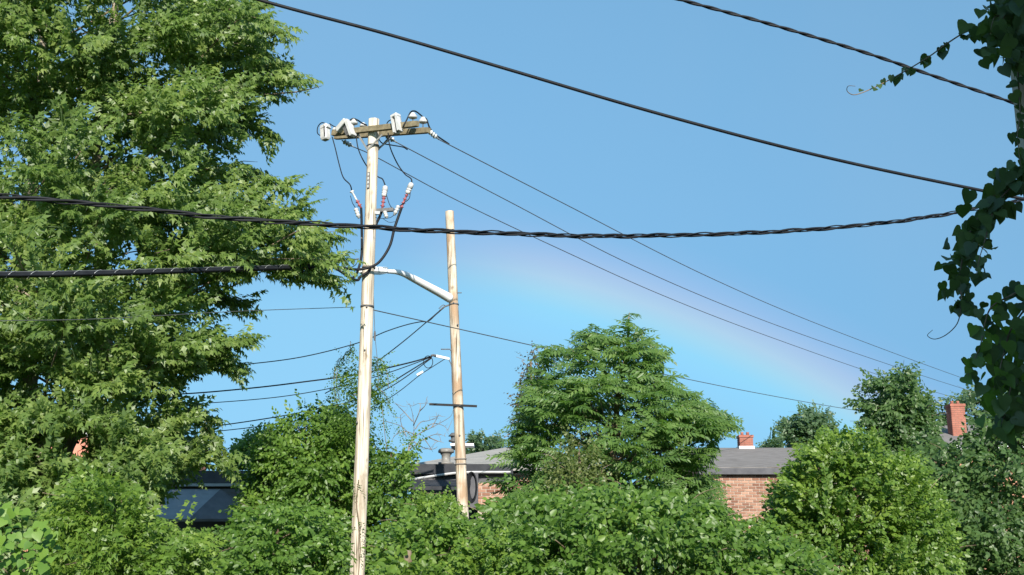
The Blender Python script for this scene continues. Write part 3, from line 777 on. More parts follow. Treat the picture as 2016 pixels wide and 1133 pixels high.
wire([pix(-250, -250, 9.0), pix(150, -110, 9.3), pix(510, 0, 9.6), pix(760, 67, 9.8), pix(1000, 137, 10), pix(1250, 211, 10.2), pix(1500, 279, 10.4), pix(1700, 327, 10.6), pix(1940, 377, 10.8), pix(2150, 418, 11), pix(2500, 480, 11.4)], .0155,
     'single black cable slanting across the whole sky above the pole', sub=12)
twisted([pix(900, -115, 7.6), pix(1150, -52, 7.8), pix(1340, 0, 8), pix(1520, 49, 8.1), pix(1700, 103, 8.2), pix(1850, 154, 8.3), pix(2010, 208, 8.4), pix(2200, 275, 8.5), pix(2600, 420, 8.8)],
        [(.0055, .0095, 0, 'black'), (.0055, .0095, math.pi, 'black')], 'tight twin cable high above, crossing behind the curling vine tendril', pitch=.30)
twisted([pix(-500, 335, 8.2), pix(-200, 366, 8.4), pix(0, 386, 8.6), pix(150, 399, 8.7), pix(300, 414, 8.8), pix(450, 430, 8.9), pix(600, 440, 9.05), pix(720, 447, 9.2), pix(850, 455, 9.4), pix(1000, 460, 9.7), pix(1150, 465, 10), pix(1300, 464, 10.3), pix(1450, 460, 10.6), pix(1600, 452, 10.9), pix(1750, 438, 11.3), pix(1850, 424, 11.6), pix(1920, 411, 11.8), pix(2050, 385, 12.2), pix(2400, 300, 13)],
        [(.010, .0105, 0, 'black'), (.011, .010, 2.1, 'black'), (.013, .006, 4.2, 'black')], 'sagging loosely twisted black cable crossing in front of the maple and both poles', pitch=.75, loose=.55)
# lashed bundle from the front pole to the left
b = thing('lashed_cable_bundle', tuple(pix(300, 535, 16)), 'thick lashed cable bundle running from the tall pole into the maple', 'cable')
P = spline([BJ, pix(600, 524.5, 21.5), pix(500, 528, 20.5), pix(400, 531, 19.6), pix(200, 537, 18.3), pix(0, 540, 17.2), pix(-300, 540, 15.6), pix(-700, 530, 13.5)], 14)
for dy, dz, r, mt in ((0, .0, .030, 'black'), (.03, -.028, .026, 'black'), (-.03, -.028, .026, 'black'), (0, .033, .010, 'wire')):
    m = MB(); m.tube(P + np.array([0, dy, dz]), r, 8); m.build('strand', M[mt], b, smooth=True)
Lc = np.concatenate([[0], np.cumsum(np.linalg.norm(np.diff(P, axis=0), axis=1))]); S = np.arange(.4, Lc[-1], .04)
Q = np.stack([np.interp(S, Lc, P[:, i]) for i in range(3)], 1); th = S / .34 * 2 * math.pi
m = MB(); m.tube(Q + np.stack([0 * th, .062 * np.cos(th), .056 * np.sin(th) - .012], 1), .0045, 4); m.build('lashing_wire', M['steel'], b, smooth=True)

# three line wires and the neutral, from the front pole away to the right
def along(px, py, p0): return onplane(px, py, p0, np.array([W[1], -W[0], 0]))
grp = None
for start, pts, lab, p0 in (
    (SA, [(1100, 396), (1400, 548), (1650, 654), (1930, 757), (2100, 812)], 'topmost thin line wire from the outer end of the crossarm', SA),
    (SB, [(1000, 396), (1250, 525), (1500, 630), (1750, 718), (1930, 776), (2100, 826)], 'thin line wire from the crossarm middle, between its two neighbours', SB),
    (SC, [(745, 312), (900, 395), (1100, 490), (1300, 580), (1500, 658), (1750, 745), (1930, 797), (2100, 842)], 'lowest thin line wire passing behind the pole from the inner insulator', SC)):
    wire([start] + [along(*p, p0) for p in pts], .0105, lab, 'wire', sub=10, group='line wires from the crossarm')
n0 = pix(727, 609, 23.1)
wire([n0] + [along(*p, n0) for p in ((880, 643), (1100, 692), (1330, 742), (1500, 776), (1670, 806), (1900, 842))], .011, 'thin neutral wire from the tall pole passing in front of the compound leaved tree', 'wire', sub=10)
wire([pix(699, 605, 23), pix(475, 613, 20.5), pix(200, 628, 18.6), pix(0, 632, 17.5), pix(-400, 640, 15.5)], .007, 'thin single wire from the tall pole into the maple', 'wire')

# service drops from the lamp pole away to the left
G = 'service drops from the lamp pole'
wire([pix(874, 606, 27.84), pix(858, 620, 27.7), pix(843, 633, 27.7), pix(828, 634, 27.7), pix(800, 640, 27.8), pix(760, 653, 28), pix(700, 677, 28.3), pix(590, 704, 28.8), pix(470, 719, 29.4), pix(330, 730, 30)], .013, 'service drop wavy near its clamp just under the lamp arm', group=G)
wire([pix(866, 612, 27.8), pix(845, 630, 27.75), pix(800, 668, 27.8), pix(755, 703, 27.9), pix(700, 742, 28.2), pix(640, 775, 28.6)], .014, 'straight service drop sloping steeply from under the lamp arm into the climbing vine', group=G)
wire([pix(850, 702, 27.58), pix(800, 716, 27.6), pix(700, 738, 27.9), pix(600, 752, 28.2), pix(500, 764, 28.6), pix(375, 775, 29), pix(250, 780, 29.5)], .018, 'thick upper service cable from the small white bracket arm', group=G)
wire([pix(850, 703, 27.58), pix(800, 722, 27.6), pix(740, 742, 27.8), pix(660, 763, 28), pix(540, 783, 28.5), pix(375, 796, 29), pix(250, 800, 29.5)], .011, 'thin service cable just below the thick upper one', group=G)
wire([pix(850, 704, 27.58), pix(800, 735, 27.6), pix(762, 758, 27.7), pix(700, 788, 28), pix(620, 806, 28.3), pix(540, 822, 28.6), pix(400, 842, 29), pix(250, 855, 29.5)], .015, 'service cable dropping from the white bracket arm behind the ivy, upper of two', group=G)
wire([pix(849, 706, 27.58), pix(800, 742, 27.6), pix(758, 768, 27.7), pix(690, 800, 28), pix(620, 820, 28.3), pix(540, 836, 28.6), pix(400, 852, 29), pix(250, 862, 29.5)], .012, 'service cable dropping from the white bracket arm behind the ivy, lower of two', group=G)
o = wire([pix(876, 707, 27.75), pix(843, 728, 27.7), pix(825, 740, 27.65), pix(790, 768, 27.7), pix(760, 788, 27.8), pix(720, 808, 28)], .010, 'thin drop with pale splice block below the slack loop', group=G)
m = MB(); d = pix(821, 740, 27.6) - pix(832, 733, 27.6); m.tube([pix(833, 732, 27.6), pix(821, 739, 27.6)], [.03, .03], 8); m.build('splice_block', M['white'], None, origin=np.array(o.location)).parent = o
bpy.data.objects['splice_block'].location = (0, 0, 0)

# ------------------------------------------------------------------ foliage machinery
def V_(*a): return np.array(a, float)
LEAF = {
    'maple': (V_((0,0,0),(.50,-.52,-.08),(.42,-.19,.03),(1,0,-.16),(.42,.19,.03),(.50,.52,-.08)), [(0,1,2),(0,2,3),(0,3,4),(0,4,5)]),
    'ovate': (V_((0,0,0),(.28,-.33,.05),(.66,-.27,.03),(1,0,-.10),(.66,.27,.03),(.28,.33,.05)), [(0,1,2),(0,2,3),(0,3,4),(0,4,5)]),
    'lance': (V_((0,0,0),(.40,-.19,.03),(1,0,-.12),(.40,.19,.03)), [(0,1,2),(0,2,3)]),
    'elder': (V_((0,0,0),(.32,-.36,.03),(.68,-.28,0),(1,0,-.14),(.68,.28,0),(.32,.36,.03)), [(0,1,2),(0,2,3),(0,3,4),(0,4,5)]),
}

def frame(x, up):
    x = unit(x); y = unit(np.cross(up, x)); return x, y, np.cross(x, y)

def place(tplV, tplT, tplt, pos, xa, up, s, tint):
    x, y, z = frame(xa, up); n = len(pos); k = len(tplV)
    V = pos[:, None] + s[:, None, None] * (tplV[None, :, 0:1] * x[:, None] + tplV[None, :, 1:2] * y[:, None] + tplV[None, :, 2:3] * z[:, None])
    T = (tplT[None] + (np.arange(n) * k)[:, None, None])
    t = np.clip(tplt[None] * .5 + tint[:, None], 0, 1)
    return V.reshape(-1, 3), T.reshape(-1, 3), t.reshape(-1)

def spray(leaf, n, L, size, ang, droop, pet, seed, curve=-.15, pairs=True, flat=.35):
    """a leafy shoot along +x; returns verts, tris, tint"""
    rg = np.random.default_rng(seed); lv, lt = LEAF[leaf]; lt = np.array(lt)
    Vs, Ts, ts, pvs = [], [], [], []; k = 0
    t = np.linspace(.12, 1, n); sidev = 1
    for i, q in enumerate(t):
        c = np.array([q * L, .03 * L * math.sin(3 * q + seed), curve * L * q * q])
        ss = (1, -1) if pairs and i < n - 1 else ((0,) if i == n - 1 else (sidev,))
        sidev = -sidev
        for s in ss:
            a = s * R(ang + rg.normal(0, 12)) * (1 - .35 * q); dr = R(droop + rg.normal(0, 14))
            x = np.array([math.cos(a) * math.cos(dr), math.sin(a) * math.cos(dr), -math.sin(dr)])
            up = np.array([rg.normal(.15, flat), rg.normal(0, flat), 1.0])
            o = c + np.array([math.cos(a), math.sin(a), .15]) * pet
            sc = size * (1 - .35 * max(0, q - .6) / .4 if i < n - 1 else .7) * rg.uniform(.75, 1.2)
            v, T, tt = place(lv, lt, np.zeros(len(lv)), o[None], x[None], up[None], np.array([sc]), np.array([rg.uniform(0, 1)]))
            pv = np.array([c + [0, .003, 0], c - [0, .003, 0], o + x * size * .03])
            Vs.append(v); Ts.append(T + k); ts.append(tt); k += len(v); pvs.append(pv)
    nl = k
    for pv in pvs: Vs.append(pv); Ts.append(np.array([[k, k + 1, k + 2]])); ts.append(np.full(3, .5)); k += 3
    P = np.array([[q * L, .03 * L * math.sin(3 * q + seed), curve * L * q * q] for q in np.linspace(0, 1, 5)])
    v = np.concatenate([P + [0, .004, 0], P - [0, .004, 0]]); T = []
    for i in range(4): T += [(i, i + 1, i + 6), (i, i + 6, i + 5)]
    Vs.append(v); Ts.append(np.array(T) + k); ts.append(np.full(10, .3))
    return np.vstack(Vs), np.vstack(Ts), np.concatenate(ts), nl

def frond(n, L, size, seed, droop=.35):
    """a compound leaf: paired lance leaflets hanging from an arching rib"""
    rg = np.random.default_rng(seed); lv, lt = LEAF['lance']; lt = np.array(lt); Vs, Ts, ts = [], [], []; k = 0
    for q in np.linspace(.16, 1, n):
        c = np.array([q * L, 0, (.22 * q - droop * q * q) * L])
        for s in (1, -1):
            a = s * R(72 - 30 * q + rg.normal(0, 5)); dr = R(22 + rg.normal(0, 9))
            x = np.array([math.cos(a) * math.cos(dr), math.sin(a) * math.cos(dr), -math.sin(dr)])
            v, T, tt = place(lv, lt, np.zeros(4), c[None], x[None], np.array([[rg.normal(0, .15), s * -.1, 1]]), np.array([size * (1.08 - .45 * q) * rg.uniform(.85, 1.1)]), np.array([rg.uniform(.1, .9)]))
            Vs.append(v); Ts.append(T + k); ts.append(tt); k += len(v)
    # the rib itself
    P = np.array([[q * L, 0, (.22 * q - droop * q * q) * L] for q in np.linspace(0, 1, 6)])
    v = np.concatenate([P + [0, .005, 0], P - [0, .005, 0]]); T = []
    for i in range(5): T += [(i, i + 1, i + 7), (i, i + 7, i + 6)]
    Vs.append(v); Ts.append(np.array(T) + k); ts.append(np.full(12, .9))
    return np.vstack(Vs), np.vstack(Ts), np.concatenate(ts), k + 12

SPR = {
    'maple': [spray('maple', 7, .38, .135, 55, 34, .045, 100 + i) for i in range(6)],
    'mapleb': [spray('maple', 6, .34, .10, 60, 30, .04, 150 + i) for i in range(5)],
    'vine': [spray('ovate', 8, .34, .095, 50, 42, .02, 200 + i, curve=-.3, pairs=False, flat=.4) for i in range(6)],
    'big': [spray('ovate', 6, .36, .12, 55, 35, .025, 250 + i, curve=-.25, pairs=False, flat=.3) for i in range(5)],
    'elder': [spray('elder', 7, .34, .085, 50, 26, .02, 300 + i, curve=.02) for i in range(6)],
    'far': [spray('ovate', 5, .5, .17, 55, 25, .04, 350 + i) for i in range(5)],
    'tiny': [spray('ovate', 7, .30, .055, 55, 45, .015, 400 + i, curve=-.4, pairs=False, flat=.5) for i in range(5)],
    'frond': [frond(10, .66, .19, 500 + i, droop=.30 + .06 * i) for i in range(5)],
}

def tri_mesh(name, V, T, t, mat):
    me = bpy.data.meshes.new(name); V = np.ascontiguousarray(V, np.float32); T = np.ascontiguousarray(T, np.int32)
    me.vertices.add(len(V)); me.vertices.foreach_set('co', V.ravel())
    me.loops.add(T.size); me.loops.foreach_set('vertex_index', T.ravel())
    me.polygons.add(len(T)); me.polygons.foreach_set('loop_start', np.arange(0, T.size, 3, dtype=np.int32))
    a = me.attributes.new('tint', 'FLOAT', 'POINT'); a.data.foreach_set('value', np.ascontiguousarray(t, np.float32))
    me.materials.append(mat); me.update(calc_edges=True); me.validate()
    return me

PROTO = {}
def proto_mesh(kind, i, matname, lvl):
    key = (kind, i, matname, lvl)
    if key not in PROTO:
        V, T, t, _ = SPR[kind][i]; PROTO[key] = tri_mesh('leafy_twig', V, T, np.clip(t * .5 + (.05, .2, .4)[lvl], 0, 1), M[matname])
    return PROTO[key]

from mathutils import Matrix
def emit(root, kind, matname, pos, xa, up, s, tint, n_obj=0, piece='leafy_twig'):
    """leaf shoots: the n_obj that show largest as pieces of their own, the rest as one mesh"""
    base = np.array(root.location); nv = len(SPR[kind]); var = rng.integers(0, nv, len(pos))
    obj = np.zeros(len(pos), bool)
    if n_obj:
        q = proj(pos); vis = (q[:, 0] > 0) & (q[:, 0] < 2016) & (q[:, 1] > 0) & (q[:, 1] < 1133)
        score = np.where(vis, pos[:, 1] - .35 * s, 1e6); idx = np.argsort(score)[:n_obj]; idx = idx[score[idx] < 1e5]; obj[idx] = True
        x, y, z = frame(xa, up)
        for i in idx:
            me = proto_mesh(kind, int(var[i]), matname, int(np.clip(tint[i] / .5 * 3, 0, 2)))
            o = bpy.data.objects.new(piece, me)
            o.matrix_local = Matrix(((x[i][0]*s[i], y[i][0]*s[i], z[i][0]*s[i], pos[i][0]-base[0]), (x[i][1]*s[i], y[i][1]*s[i], z[i][1]*s[i], pos[i][1]-base[1]), (x[i][2]*s[i], y[i][2]*s[i], z[i][2]*s[i], pos[i][2]-base[2]), (0, 0, 0, 1)))
            link(o, root)
    Vs, Ts, ts = [], [], []; k = 0
    for j in range(nv):
        w_ = (var == j) & ~obj
        if not w_.any(): continue
        tv, tt, tn, nl = SPR[kind][j]; tt = tt[(tt < nl).all(1)]; tv, tn = tv[:nl], tn[:nl]
        V, T, t = place(tv, tt, tn, pos[w_] - base, xa[w_], up[w_], s[w_], tint[w_]); Vs.append(V); Ts.append(T + k); ts.append(t); k += len(V)
    me = tri_mesh('crown', np.vstack(Vs), np.vstack(Ts), np.concatenate(ts), M[matname])
    o = bpy.data.objects.new('crown', me); link(o, root); tag(o, kind='stuff')
    return o

def crown(root, poly, Y0, half, K, per, kind, matname, axis, pad=(.7, .5, .24), scale=1.0, n_obj=0, lift=.25, Lc=.4, piece='leafy_twig',
          edge=None, droop=0.0, limb=None, limb_r=.012, seed=0, dense_front=0.0, clip=True, lower=.8, gaps=(), sunny=.7, stray=1):
    """boughs: flattened pads of leafy shoots spread through the volume behind an outline"""
    rg = np.random.default_rng(seed); poly = np.asarray(poly, float)
    lo, hi = poly.min(0), poly.max(0); sizepx = F / Y0
    C, tries = [], 0
    mind = .55 * (pad[0] + pad[1]) / 2
    while len(C) < K and tries < 60:
        tries += 1
        p = rg.uniform(lo, hi, (K * 3, 2)); p = p[inside(poly, p)]
        if not len(p): continue
        e = edge_dist(poly, p) / sizepx; h = half * np.sqrt(np.clip(e / (half * .9), .02, 1))
        yy = Y0 + rg.uniform(-1, 1, len(p)) * h
        for q, y in zip(p, yy):
            w_ = pix(q[0], q[1], y)
            if w_[2] < .3: continue
            if len(C) and tries < 40 and (np.sum((np.array(C) - w_) ** 2, 1) < (mind * (.9 if tries < 10 else .6)) ** 2).any(): continue
            C.append(w_)
            if len(C) >= K: break
    C = np.array(C)
    ax = np.asarray(axis, float)                     # trunk axis: rows (x, y, z)
    def axis_at(z):
        o_ = np.argsort(ax[:, 2]); a = ax[o_]
        return np.stack([np.interp(z, a[:, 2], a[:, 0]), np.interp(z, a[:, 2], a[:, 1])], -1)
    axy = axis_at(C[:, 2]); O = np.concatenate([C[:, :2] - axy, rg.uniform(-.05, lift * 2, (len(C), 1))], 1)
    O[:, :2] = unit(O[:, :2] + rg.normal(0, .12, (len(C), 2)))
    O = unit(O); Tn = unit(np.cross(O, [0, 0, 1.0])); Nn = np.cross(Tn, O)
    n = len(C) * per; ci = np.repeat(np.arange(len(C)), per)
    r = unit(rg.normal(0, 1, (n, 3))) * (rg.uniform(0, 1, (n, 1)) ** .4)
    bs = rg.uniform(.7, 1.25, len(C))[ci][:, None]
    pos = C[ci] + bs * (O[ci] * r[:, :1] * pad[0] + Tn[ci] * r[:, 1:2] * pad[1] + Nn[ci] * r[:, 2:3] * pad[2])
    pos[:, 2] -= droop * np.maximum(r[:, 0], 0) ** 2 * pad[0]
    d = unit(O[ci] * (.55 + .5 * r[:, :1]) + Tn[ci] * r[:, 1:2] * .7 + Nn[ci] * (r[:, 2:3] * .55 + .08) + rg.normal(0, .22, (n, 3)))
    up = unit(np.array([0, 0, lower]) + rg.normal(0, .30, (n, 3)) + O[ci] * .35 + np.array([.05, -sunny, 0]))      # leaves turn to the light
    s = scale * rg.uniform(.75, 1.25, n)
    tint = np.clip(rg.uniform(.0, .42, len(C))[ci] + rg.normal(0, .07, n), 0, .5)
    if clip:
        ok = inside(poly, proj(pos)) & inside(poly, proj(pos + d * (Lc * s * rg.uniform(.65, 1.25, n))[:, None]))
        q0, q1 = proj(pos), proj(pos + d * (.6 * Lc * s)[:, None])
        ok &= ~((pos[:, 1] > Y0 + .4 * half) & (rg.uniform(0, 1, n) < .6))      # thinner where the crown hides itself
        ok &= ~(((q0[:, 0] < -60) | (q0[:, 1] < -60) | (q0[:, 1] > 1200) | (q0[:, 0] > 2080)) & (rg.uniform(0, 1, n) < .45))
        for gx, gy, rx, ry, far in gaps:             # natural openings between the boughs, as far back as 'far'
            for q in (q0, q1): ok &= ~((((q[:, 0] - gx) / rx) ** 2 + ((q[:, 1] - gy) / ry) ** 2 < 1) & (pos[:, 1] < far))
        pos, d, up, s, tint, ci = pos[ok], d[ok], up[ok], s[ok], tint[ok], ci[ok]
    if clip and stray:                                # a few stray shoots that leave the outline
        nr = np.where((edge_dist(poly, proj(pos)) < 16 * stray) & (proj(pos)[:, 1] < 1120) & (pos[:, 1] < Y0 + .4 * half))[0]
        nr = rg.choice(nr, min(len(nr) // 5, 70), replace=False) if len(nr) > 5 else nr[:0]
        k = len(nr); dd = unit(d[nr] * .6 + np.array([0, -.1, .75]) + rg.normal(0, .3, (k, 3)))
        pos = np.vstack([pos, pos[nr] + dd * .08]); d = np.vstack([d, dd]); up = np.vstack([up, up[nr]]); s = np.concatenate([s, s[nr] * rg.uniform(.6, 1.0, k)]); tint = np.concatenate([tint, np.clip(tint[nr] + .12, 0, .5)])
    emit(root, kind, matname, pos, d, up, s, tint, n_obj, piece)
    if limb:
        m = MB()
        for c, o_ in list(zip(C, O))[::3]:
            a2 = axis_at(np.array([max(c[2] - .5 * np.hypot(*(c[:2] - axis_at(np.array([c[2]]))[0])) - .1, ax[:, 2].min())]))[0]
            z0 = max(c[2] - .5 * np.hypot(*(c[:2] - a2)) - .1, ax[:, 2].min())
            st = np.array([a2[0], a2[1], z0]); en = c + o_ * pad[0] * .6
            L = np.linalg.norm(en - st); mid = (st + en) / 2 + rg.normal(0, .06 * L, 3) + np.array([0, 0, .05 * L])
            P = spline([st, mid, c, en], 3); m.tube(P, np.linspace(limb_r * (.5 + .4 * L), .003, len(P)), 5)
        m.build('branches', M[limb], root, smooth=True)
    return C

def trunk(root, pts, r0, r1, mat='twig', n=10, name='trunk'):
    m = MB(); P = spline(pts, 8); rg = np.random.default_rng(len(P)); P[1:-1] += rg.normal(0, r0 * .08, P[1:-1].shape)
    m.tube(P, np.linspace(r0, r1, len(P)), n); return m.build(name, M[mat], root, smooth=True)

def plant(name, label, cat, px, Y, group=None):
    q = pix(px, 1000, Y); return thing(name, (q[0], Y, 0), label, cat, group)

# ------------------------------------------------------------------ the maple at the left
MY = 22.0
mp = plant('maple_tree', 'large silver maple with two pale stems and ragged drooping boughs', 'tree', 90, MY)
stem1 = [(mp.location.x, MY, -.1), pix(85, 1040, MY), pix(78, 930, MY), pix(72, 850, MY), pix(50, 700, MY), pix(45, 560, MY), pix(62, 380, MY), pix(80, 150, MY + .3), pix(95, -120, MY + .4), pix(110, -420, MY + .4)]
stem2 = [pix(82, 985, MY), pix(150, 840, MY + .2), pix(205, 710, MY + .2), pix(203, 600, MY + .3), pix(195, 450, MY + .3), pix(190, 290, MY + .2), pix(215, 100, MY + .4), pix(240, -150, MY + .5), pix(250, -380, MY + .5)]
trunk(mp, stem1, .23, .07, 'bark'); trunk(mp, stem2, .15, .06, 'bark', name='stem')
GAPS = [(148, 878, 42, 36, 40), (80, 912, 20, 66, MY), (203, 690, 13, 30, MY), (62, 372, 11, 22, MY), (190, 295, 9, 16, MY), (157, 58, 22, 16, 40), (75, 82, 12, 10, 40), (128, 22, 16, 12, 40), (290, 878, 12, 14, 40), (318, 168, 10, 8, 40), (70, 1000, 10, 14, 40), (262, 660, 14, 10, 40), (395, 925, 22, 8, 40)]
rgg = np.random.default_rng(99)
GAPS += [(rgg.uniform(20, 480), rgg.uniform(20, 850), rgg.uniform(7, 15), rgg.uniform(6, 12), 40) for _ in range(34)]
MAPLE = [(-260, 700), (-270, -260), (60, -420), (360, -340), (490, -150), (530, 5), (556, 60), (520, 100), (560, 112), (606, 150), (588, 190), (540, 192), (505, 215), (462, 232), (500, 268), (470, 282), (455, 305), (505, 330), (530, 322), (552, 368), (512, 380), (560, 402), (600, 392), (590, 420), (632, 445), (662, 455), (650, 478), (684, 512), (650, 532), (655, 556), (600, 548), (565, 560), (520, 545), (480, 552), (440, 575), (478, 600), (440, 625), (410, 640), (478, 672), (452, 690), (462, 716), (405, 728), (372, 742), (358, 780), (402, 800), (382, 842), (420, 880), (452, 905), (440, 935), (415, 925), (380, 965), (340, 935), (310, 1000), (280, 1030), (120, 1060), (-60, 1080), (-260, 1040)]
crown(mp, MAPLE, MY, 3.3, 470, 40, 'maple', 'maple', stem1[1:] + stem2[1:3], pad=(.90, .67, .24), n_obj=300, lift=.2, Lc=.34, scale=1.06, lower=.62, sunny=.85, stray=0, limb='twig', limb_r=.011, seed=3, droop=.2, gaps=GAPS)
crown(mp, [(-300, 1100), (-300, 820), (60, 800), (250, 820), (330, 880), (330, 960), (260, 1010), (110, 1010), (60, 1060)], MY - 2.2, 1.2, 120, 40, 'maple', 'maple', stem1[1:3], pad=(.78, .63, .23), lift=.2, Lc=.34, scale=1.04, lower=.62, sunny=.85, seed=9, gaps=GAPS)
# boughs that reach out to the right of the crown
BOUGH = [[(420, 150), (520, 150), (600, 152)], [(440, 250), (480, 240), (530, 268)], [(430, 330), (500, 350), (556, 368)], [(430, 400), (540, 425), (600, 398)], [(440, 470), (560, 470), (660, 455)], [(440, 520), (560, 510), (682, 514)], [(520, 530), (600, 535), (655, 552)], [(380, 600), (430, 590), (480, 600)], [(380, 660), (430, 672), (478, 672)], [(360, 720), (420, 710), (460, 716)], [(380, 820), (410, 850), (440, 900)], [(440, 20), (500, 40), (556, 62)]]
m = MB(); Ps, Ds = [], []
for i, bgh in enumerate(BOUGH):
    yy = MY - .4 + .5 * math.sin(i * 2.1); P = spline([pix(bgh[0][0] - 160, bgh[0][1] + 40, MY)] + [pix(*q, yy) for q in bgh], 8); m.tube(P, np.linspace(.026, .004, len(P)), 5)
    for t in np.linspace(.3, 1, 34):
        k = t * (len(P) - 1); q = P[int(k)] + (P[min(int(k) + 1, len(P) - 1)] - P[int(k)]) * (k % 1); tg = unit(P[min(int(k) + 1, len(P) - 1)] - P[max(int(k) - 1, 0)])
        Ps.append(q + rng.normal(0, .05, 3)); Ds.append(unit(tg + rng.normal(0, .45, 3) + np.array([0, 0, .05])))
m.build('boughs', M['twig'], mp, smooth=True)
Ps, Ds = np.array(Ps), np.array(Ds); n = len(Ps)
emit(mp, 'maple', 'maple', Ps, Ds, unit(np.array([0, -.6, 1]) + rng.normal(0, .3, (n, 3))), rng.uniform(.8, 1.3, n), rng.uniform(.05, .4, n))

# ------------------------------------------------------------------ shrubs and trees, near to far
def shrub(name, label, cat, poly, Y, half, K, per, kind, matname, px, pad=(.5, .42, .22), seed=0, **kw):
    r = plant(name, label, cat, px, Y); top = min(p[1] for p in poly)
    ax = [np.array([r.location.x, Y, -.1]), pix(px, 1133, Y), pix(px + 6, (1133 + top) / 2, Y), pix(px, top + 40, Y)]
    trunk(r, ax, .06, .02, 'twig'); crown(r, poly, Y, half, K, per, kind, matname, ax, pad=pad, seed=seed, limb='twig', **kw); return r

# climbing vine mass behind the tall pole
shrub('vine_covered_tree', 'largest vine covered tree, standing behind the tall pole beside the maple', 'tree',
      [(458, 1250), (458, 1010), (468, 985), (480, 945), (484, 905), (490, 880), (520, 850), (535, 830), (570, 815), (600, 795), (640, 798), (665, 790), (690, 812), (720, 850), (735, 1250)],
      25.2, 1.6, 260, 36, 'vine', 'vine', 600, seed=21, n_obj=200, Lc=.28)
shrub('vine_covered_stump', 'leafy vine tangle between the two poles below the dead twigs', 'shrub',
      [(690, 1250), (690, 860), (730, 850), (745, 880), (790, 890), (812, 862), (838, 850), (822, 895), (806, 930), (818, 965), (880, 970), (905, 1000), (920, 1040), (930, 1250)],
      25.4, 1.2, 150, 36, 'vine', 'vine', 770, seed=22, Lc=.28)
# thin ivy that climbs the back of the tall pole
iv = plant('climbing_ivy', 'thin airy ivy with hanging strands climbing the back of the tall pole', 'vine', 700, 23.35)
ivst = [pole_at(y) + np.array([0, .16, 0]) for y in (1120, 1000, 900, 820, 760, 720)]; ivst[0][2] = 0.0
trunk(iv, ivst, .05, .02)
IV = [(652, 862), (655, 800), (668, 760), (656, 740), (662, 715), (672, 696), (690, 688), (712, 690), (728, 705), (752, 702), (766, 730), (756, 770), (774, 800), (766, 812), (745, 800), (735, 830), (742, 880), (700, 900)]
crown(iv, IV, 23.75, .35, 44, 15, 'tiny', 'vine', ivst, pad=(.22, .22, .16), seed=24, Lc=.2)
Ps, Ds = [], []
for a in ([(668, 705), (659, 730), (658, 760), (664, 800)], [(672, 700), (662, 745), (668, 790)], [(735, 703), (752, 710), (762, 735), (765, 765)], [(740, 760), (760, 780), (768, 805)], [(752, 800), (756, 840), (762, 890)], [(690, 690), (680, 695), (675, 715)], [(760, 830), (790, 840), (812, 862)], [(690, 690), (690, 672)]):
    P = spline([pix(*q, 23.7) for q in a], 12); m = MB(); m.tube(P, .006, 4); m.build('strand', M['twig'], iv)
    for q in P[::2]: Ps.append(q + rng.normal(0, .03, 3)); Ds.append(unit(np.array([rng.normal(0, .5), rng.normal(-.2, .4), -1])))
Ps, Ds = np.array(Ps), np.array(Ds); n = len(Ps)
emit(iv, 'tiny', 'vine', Ps, Ds, unit(np.array([0, -1, .3]) + rng.normal(0, .3, (n, 3))), rng.uniform(.5, .9, n), rng.uniform(.1, .4, n))
# creeper on the face of the pole
cv = plant('pole_creeper', 'small creeper clinging to the front face of the tall pole', 'vine', 703, 22.8)
Ps = [];
for px, py in ((704, 948), (698, 950), (711, 952), (706, 960), (705, 972), (702, 985), (700, 998), (712, 962), (707, 1035), (709, 1048), (711, 1060), (710, 1074), (712, 1085), (699, 1100), (694, 1110), (696, 1122), (704, 1030), (699, 1034), (713, 1036), (708, 1090)):
    c = pole_at(min(py, 1133)); Ps.append(pix(px, py, c[1] - .17))
Ps = np.array(Ps); n = len(Ps)
m = MB(); m.tube(spline([(cv.location.x, 22.8, 0)] + [pix(px, py, 22.83) for px, py in ((706, 1130), (709, 1080), (706, 1030), (702, 990), (706, 945))], 6), .012, 5); m.build('stem', M['twig'], cv)
emit(cv, 'tiny', 'deep', Ps, unit(np.array([0, -.2, -1]) + rng.normal(0, .5, (n, 3))), unit(np.array([0, -1, .2]) + rng.normal(0, .2, (n, 3))), rng.uniform(.5, .8, n), rng.uniform(.1, .4, n))

# dead branches
dt = plant('dead_tree', 'leafless dead branches reaching towards the lamp pole', 'tree', 800, 26.3)
m = MB(); m.tube(spline([(dt.location.x, 26.3, -.1), pix(795, 1100, 26.3), pix(800, 950, 26.3), pix(805, 880, 26.3)], 6), np.linspace(.06, .022, 19), 6); m.build('trunk', M['dead'], dt, smooth=True)
DEAD = [[(805, 885), (820, 858), (850, 842), (885, 822), (892, 808)], [(805, 880), (815, 850), (812, 815), (806, 795)], [(814, 838), (826, 810), (826, 795), (812, 800)], [(820, 858), (800, 850), (780, 856), (770, 870)], [(830, 852), (850, 835), (872, 838), (884, 850)], [(805, 885), (840, 862), (862, 855), (878, 860)], [(845, 862), (860, 868), (874, 872)], [(812, 830), (796, 812), (784, 800), (776, 792)], [(818, 845), (828, 832), (846, 828), (868, 818)], [(800, 860), (790, 835), (788, 815)], [(850, 842), (858, 828), (864, 815)], [(826, 810), (836, 800), (842, 790)], [(815, 870), (830, 880), (850, 885), (862, 880)], [(835, 864), (845, 878), (852, 890)]]
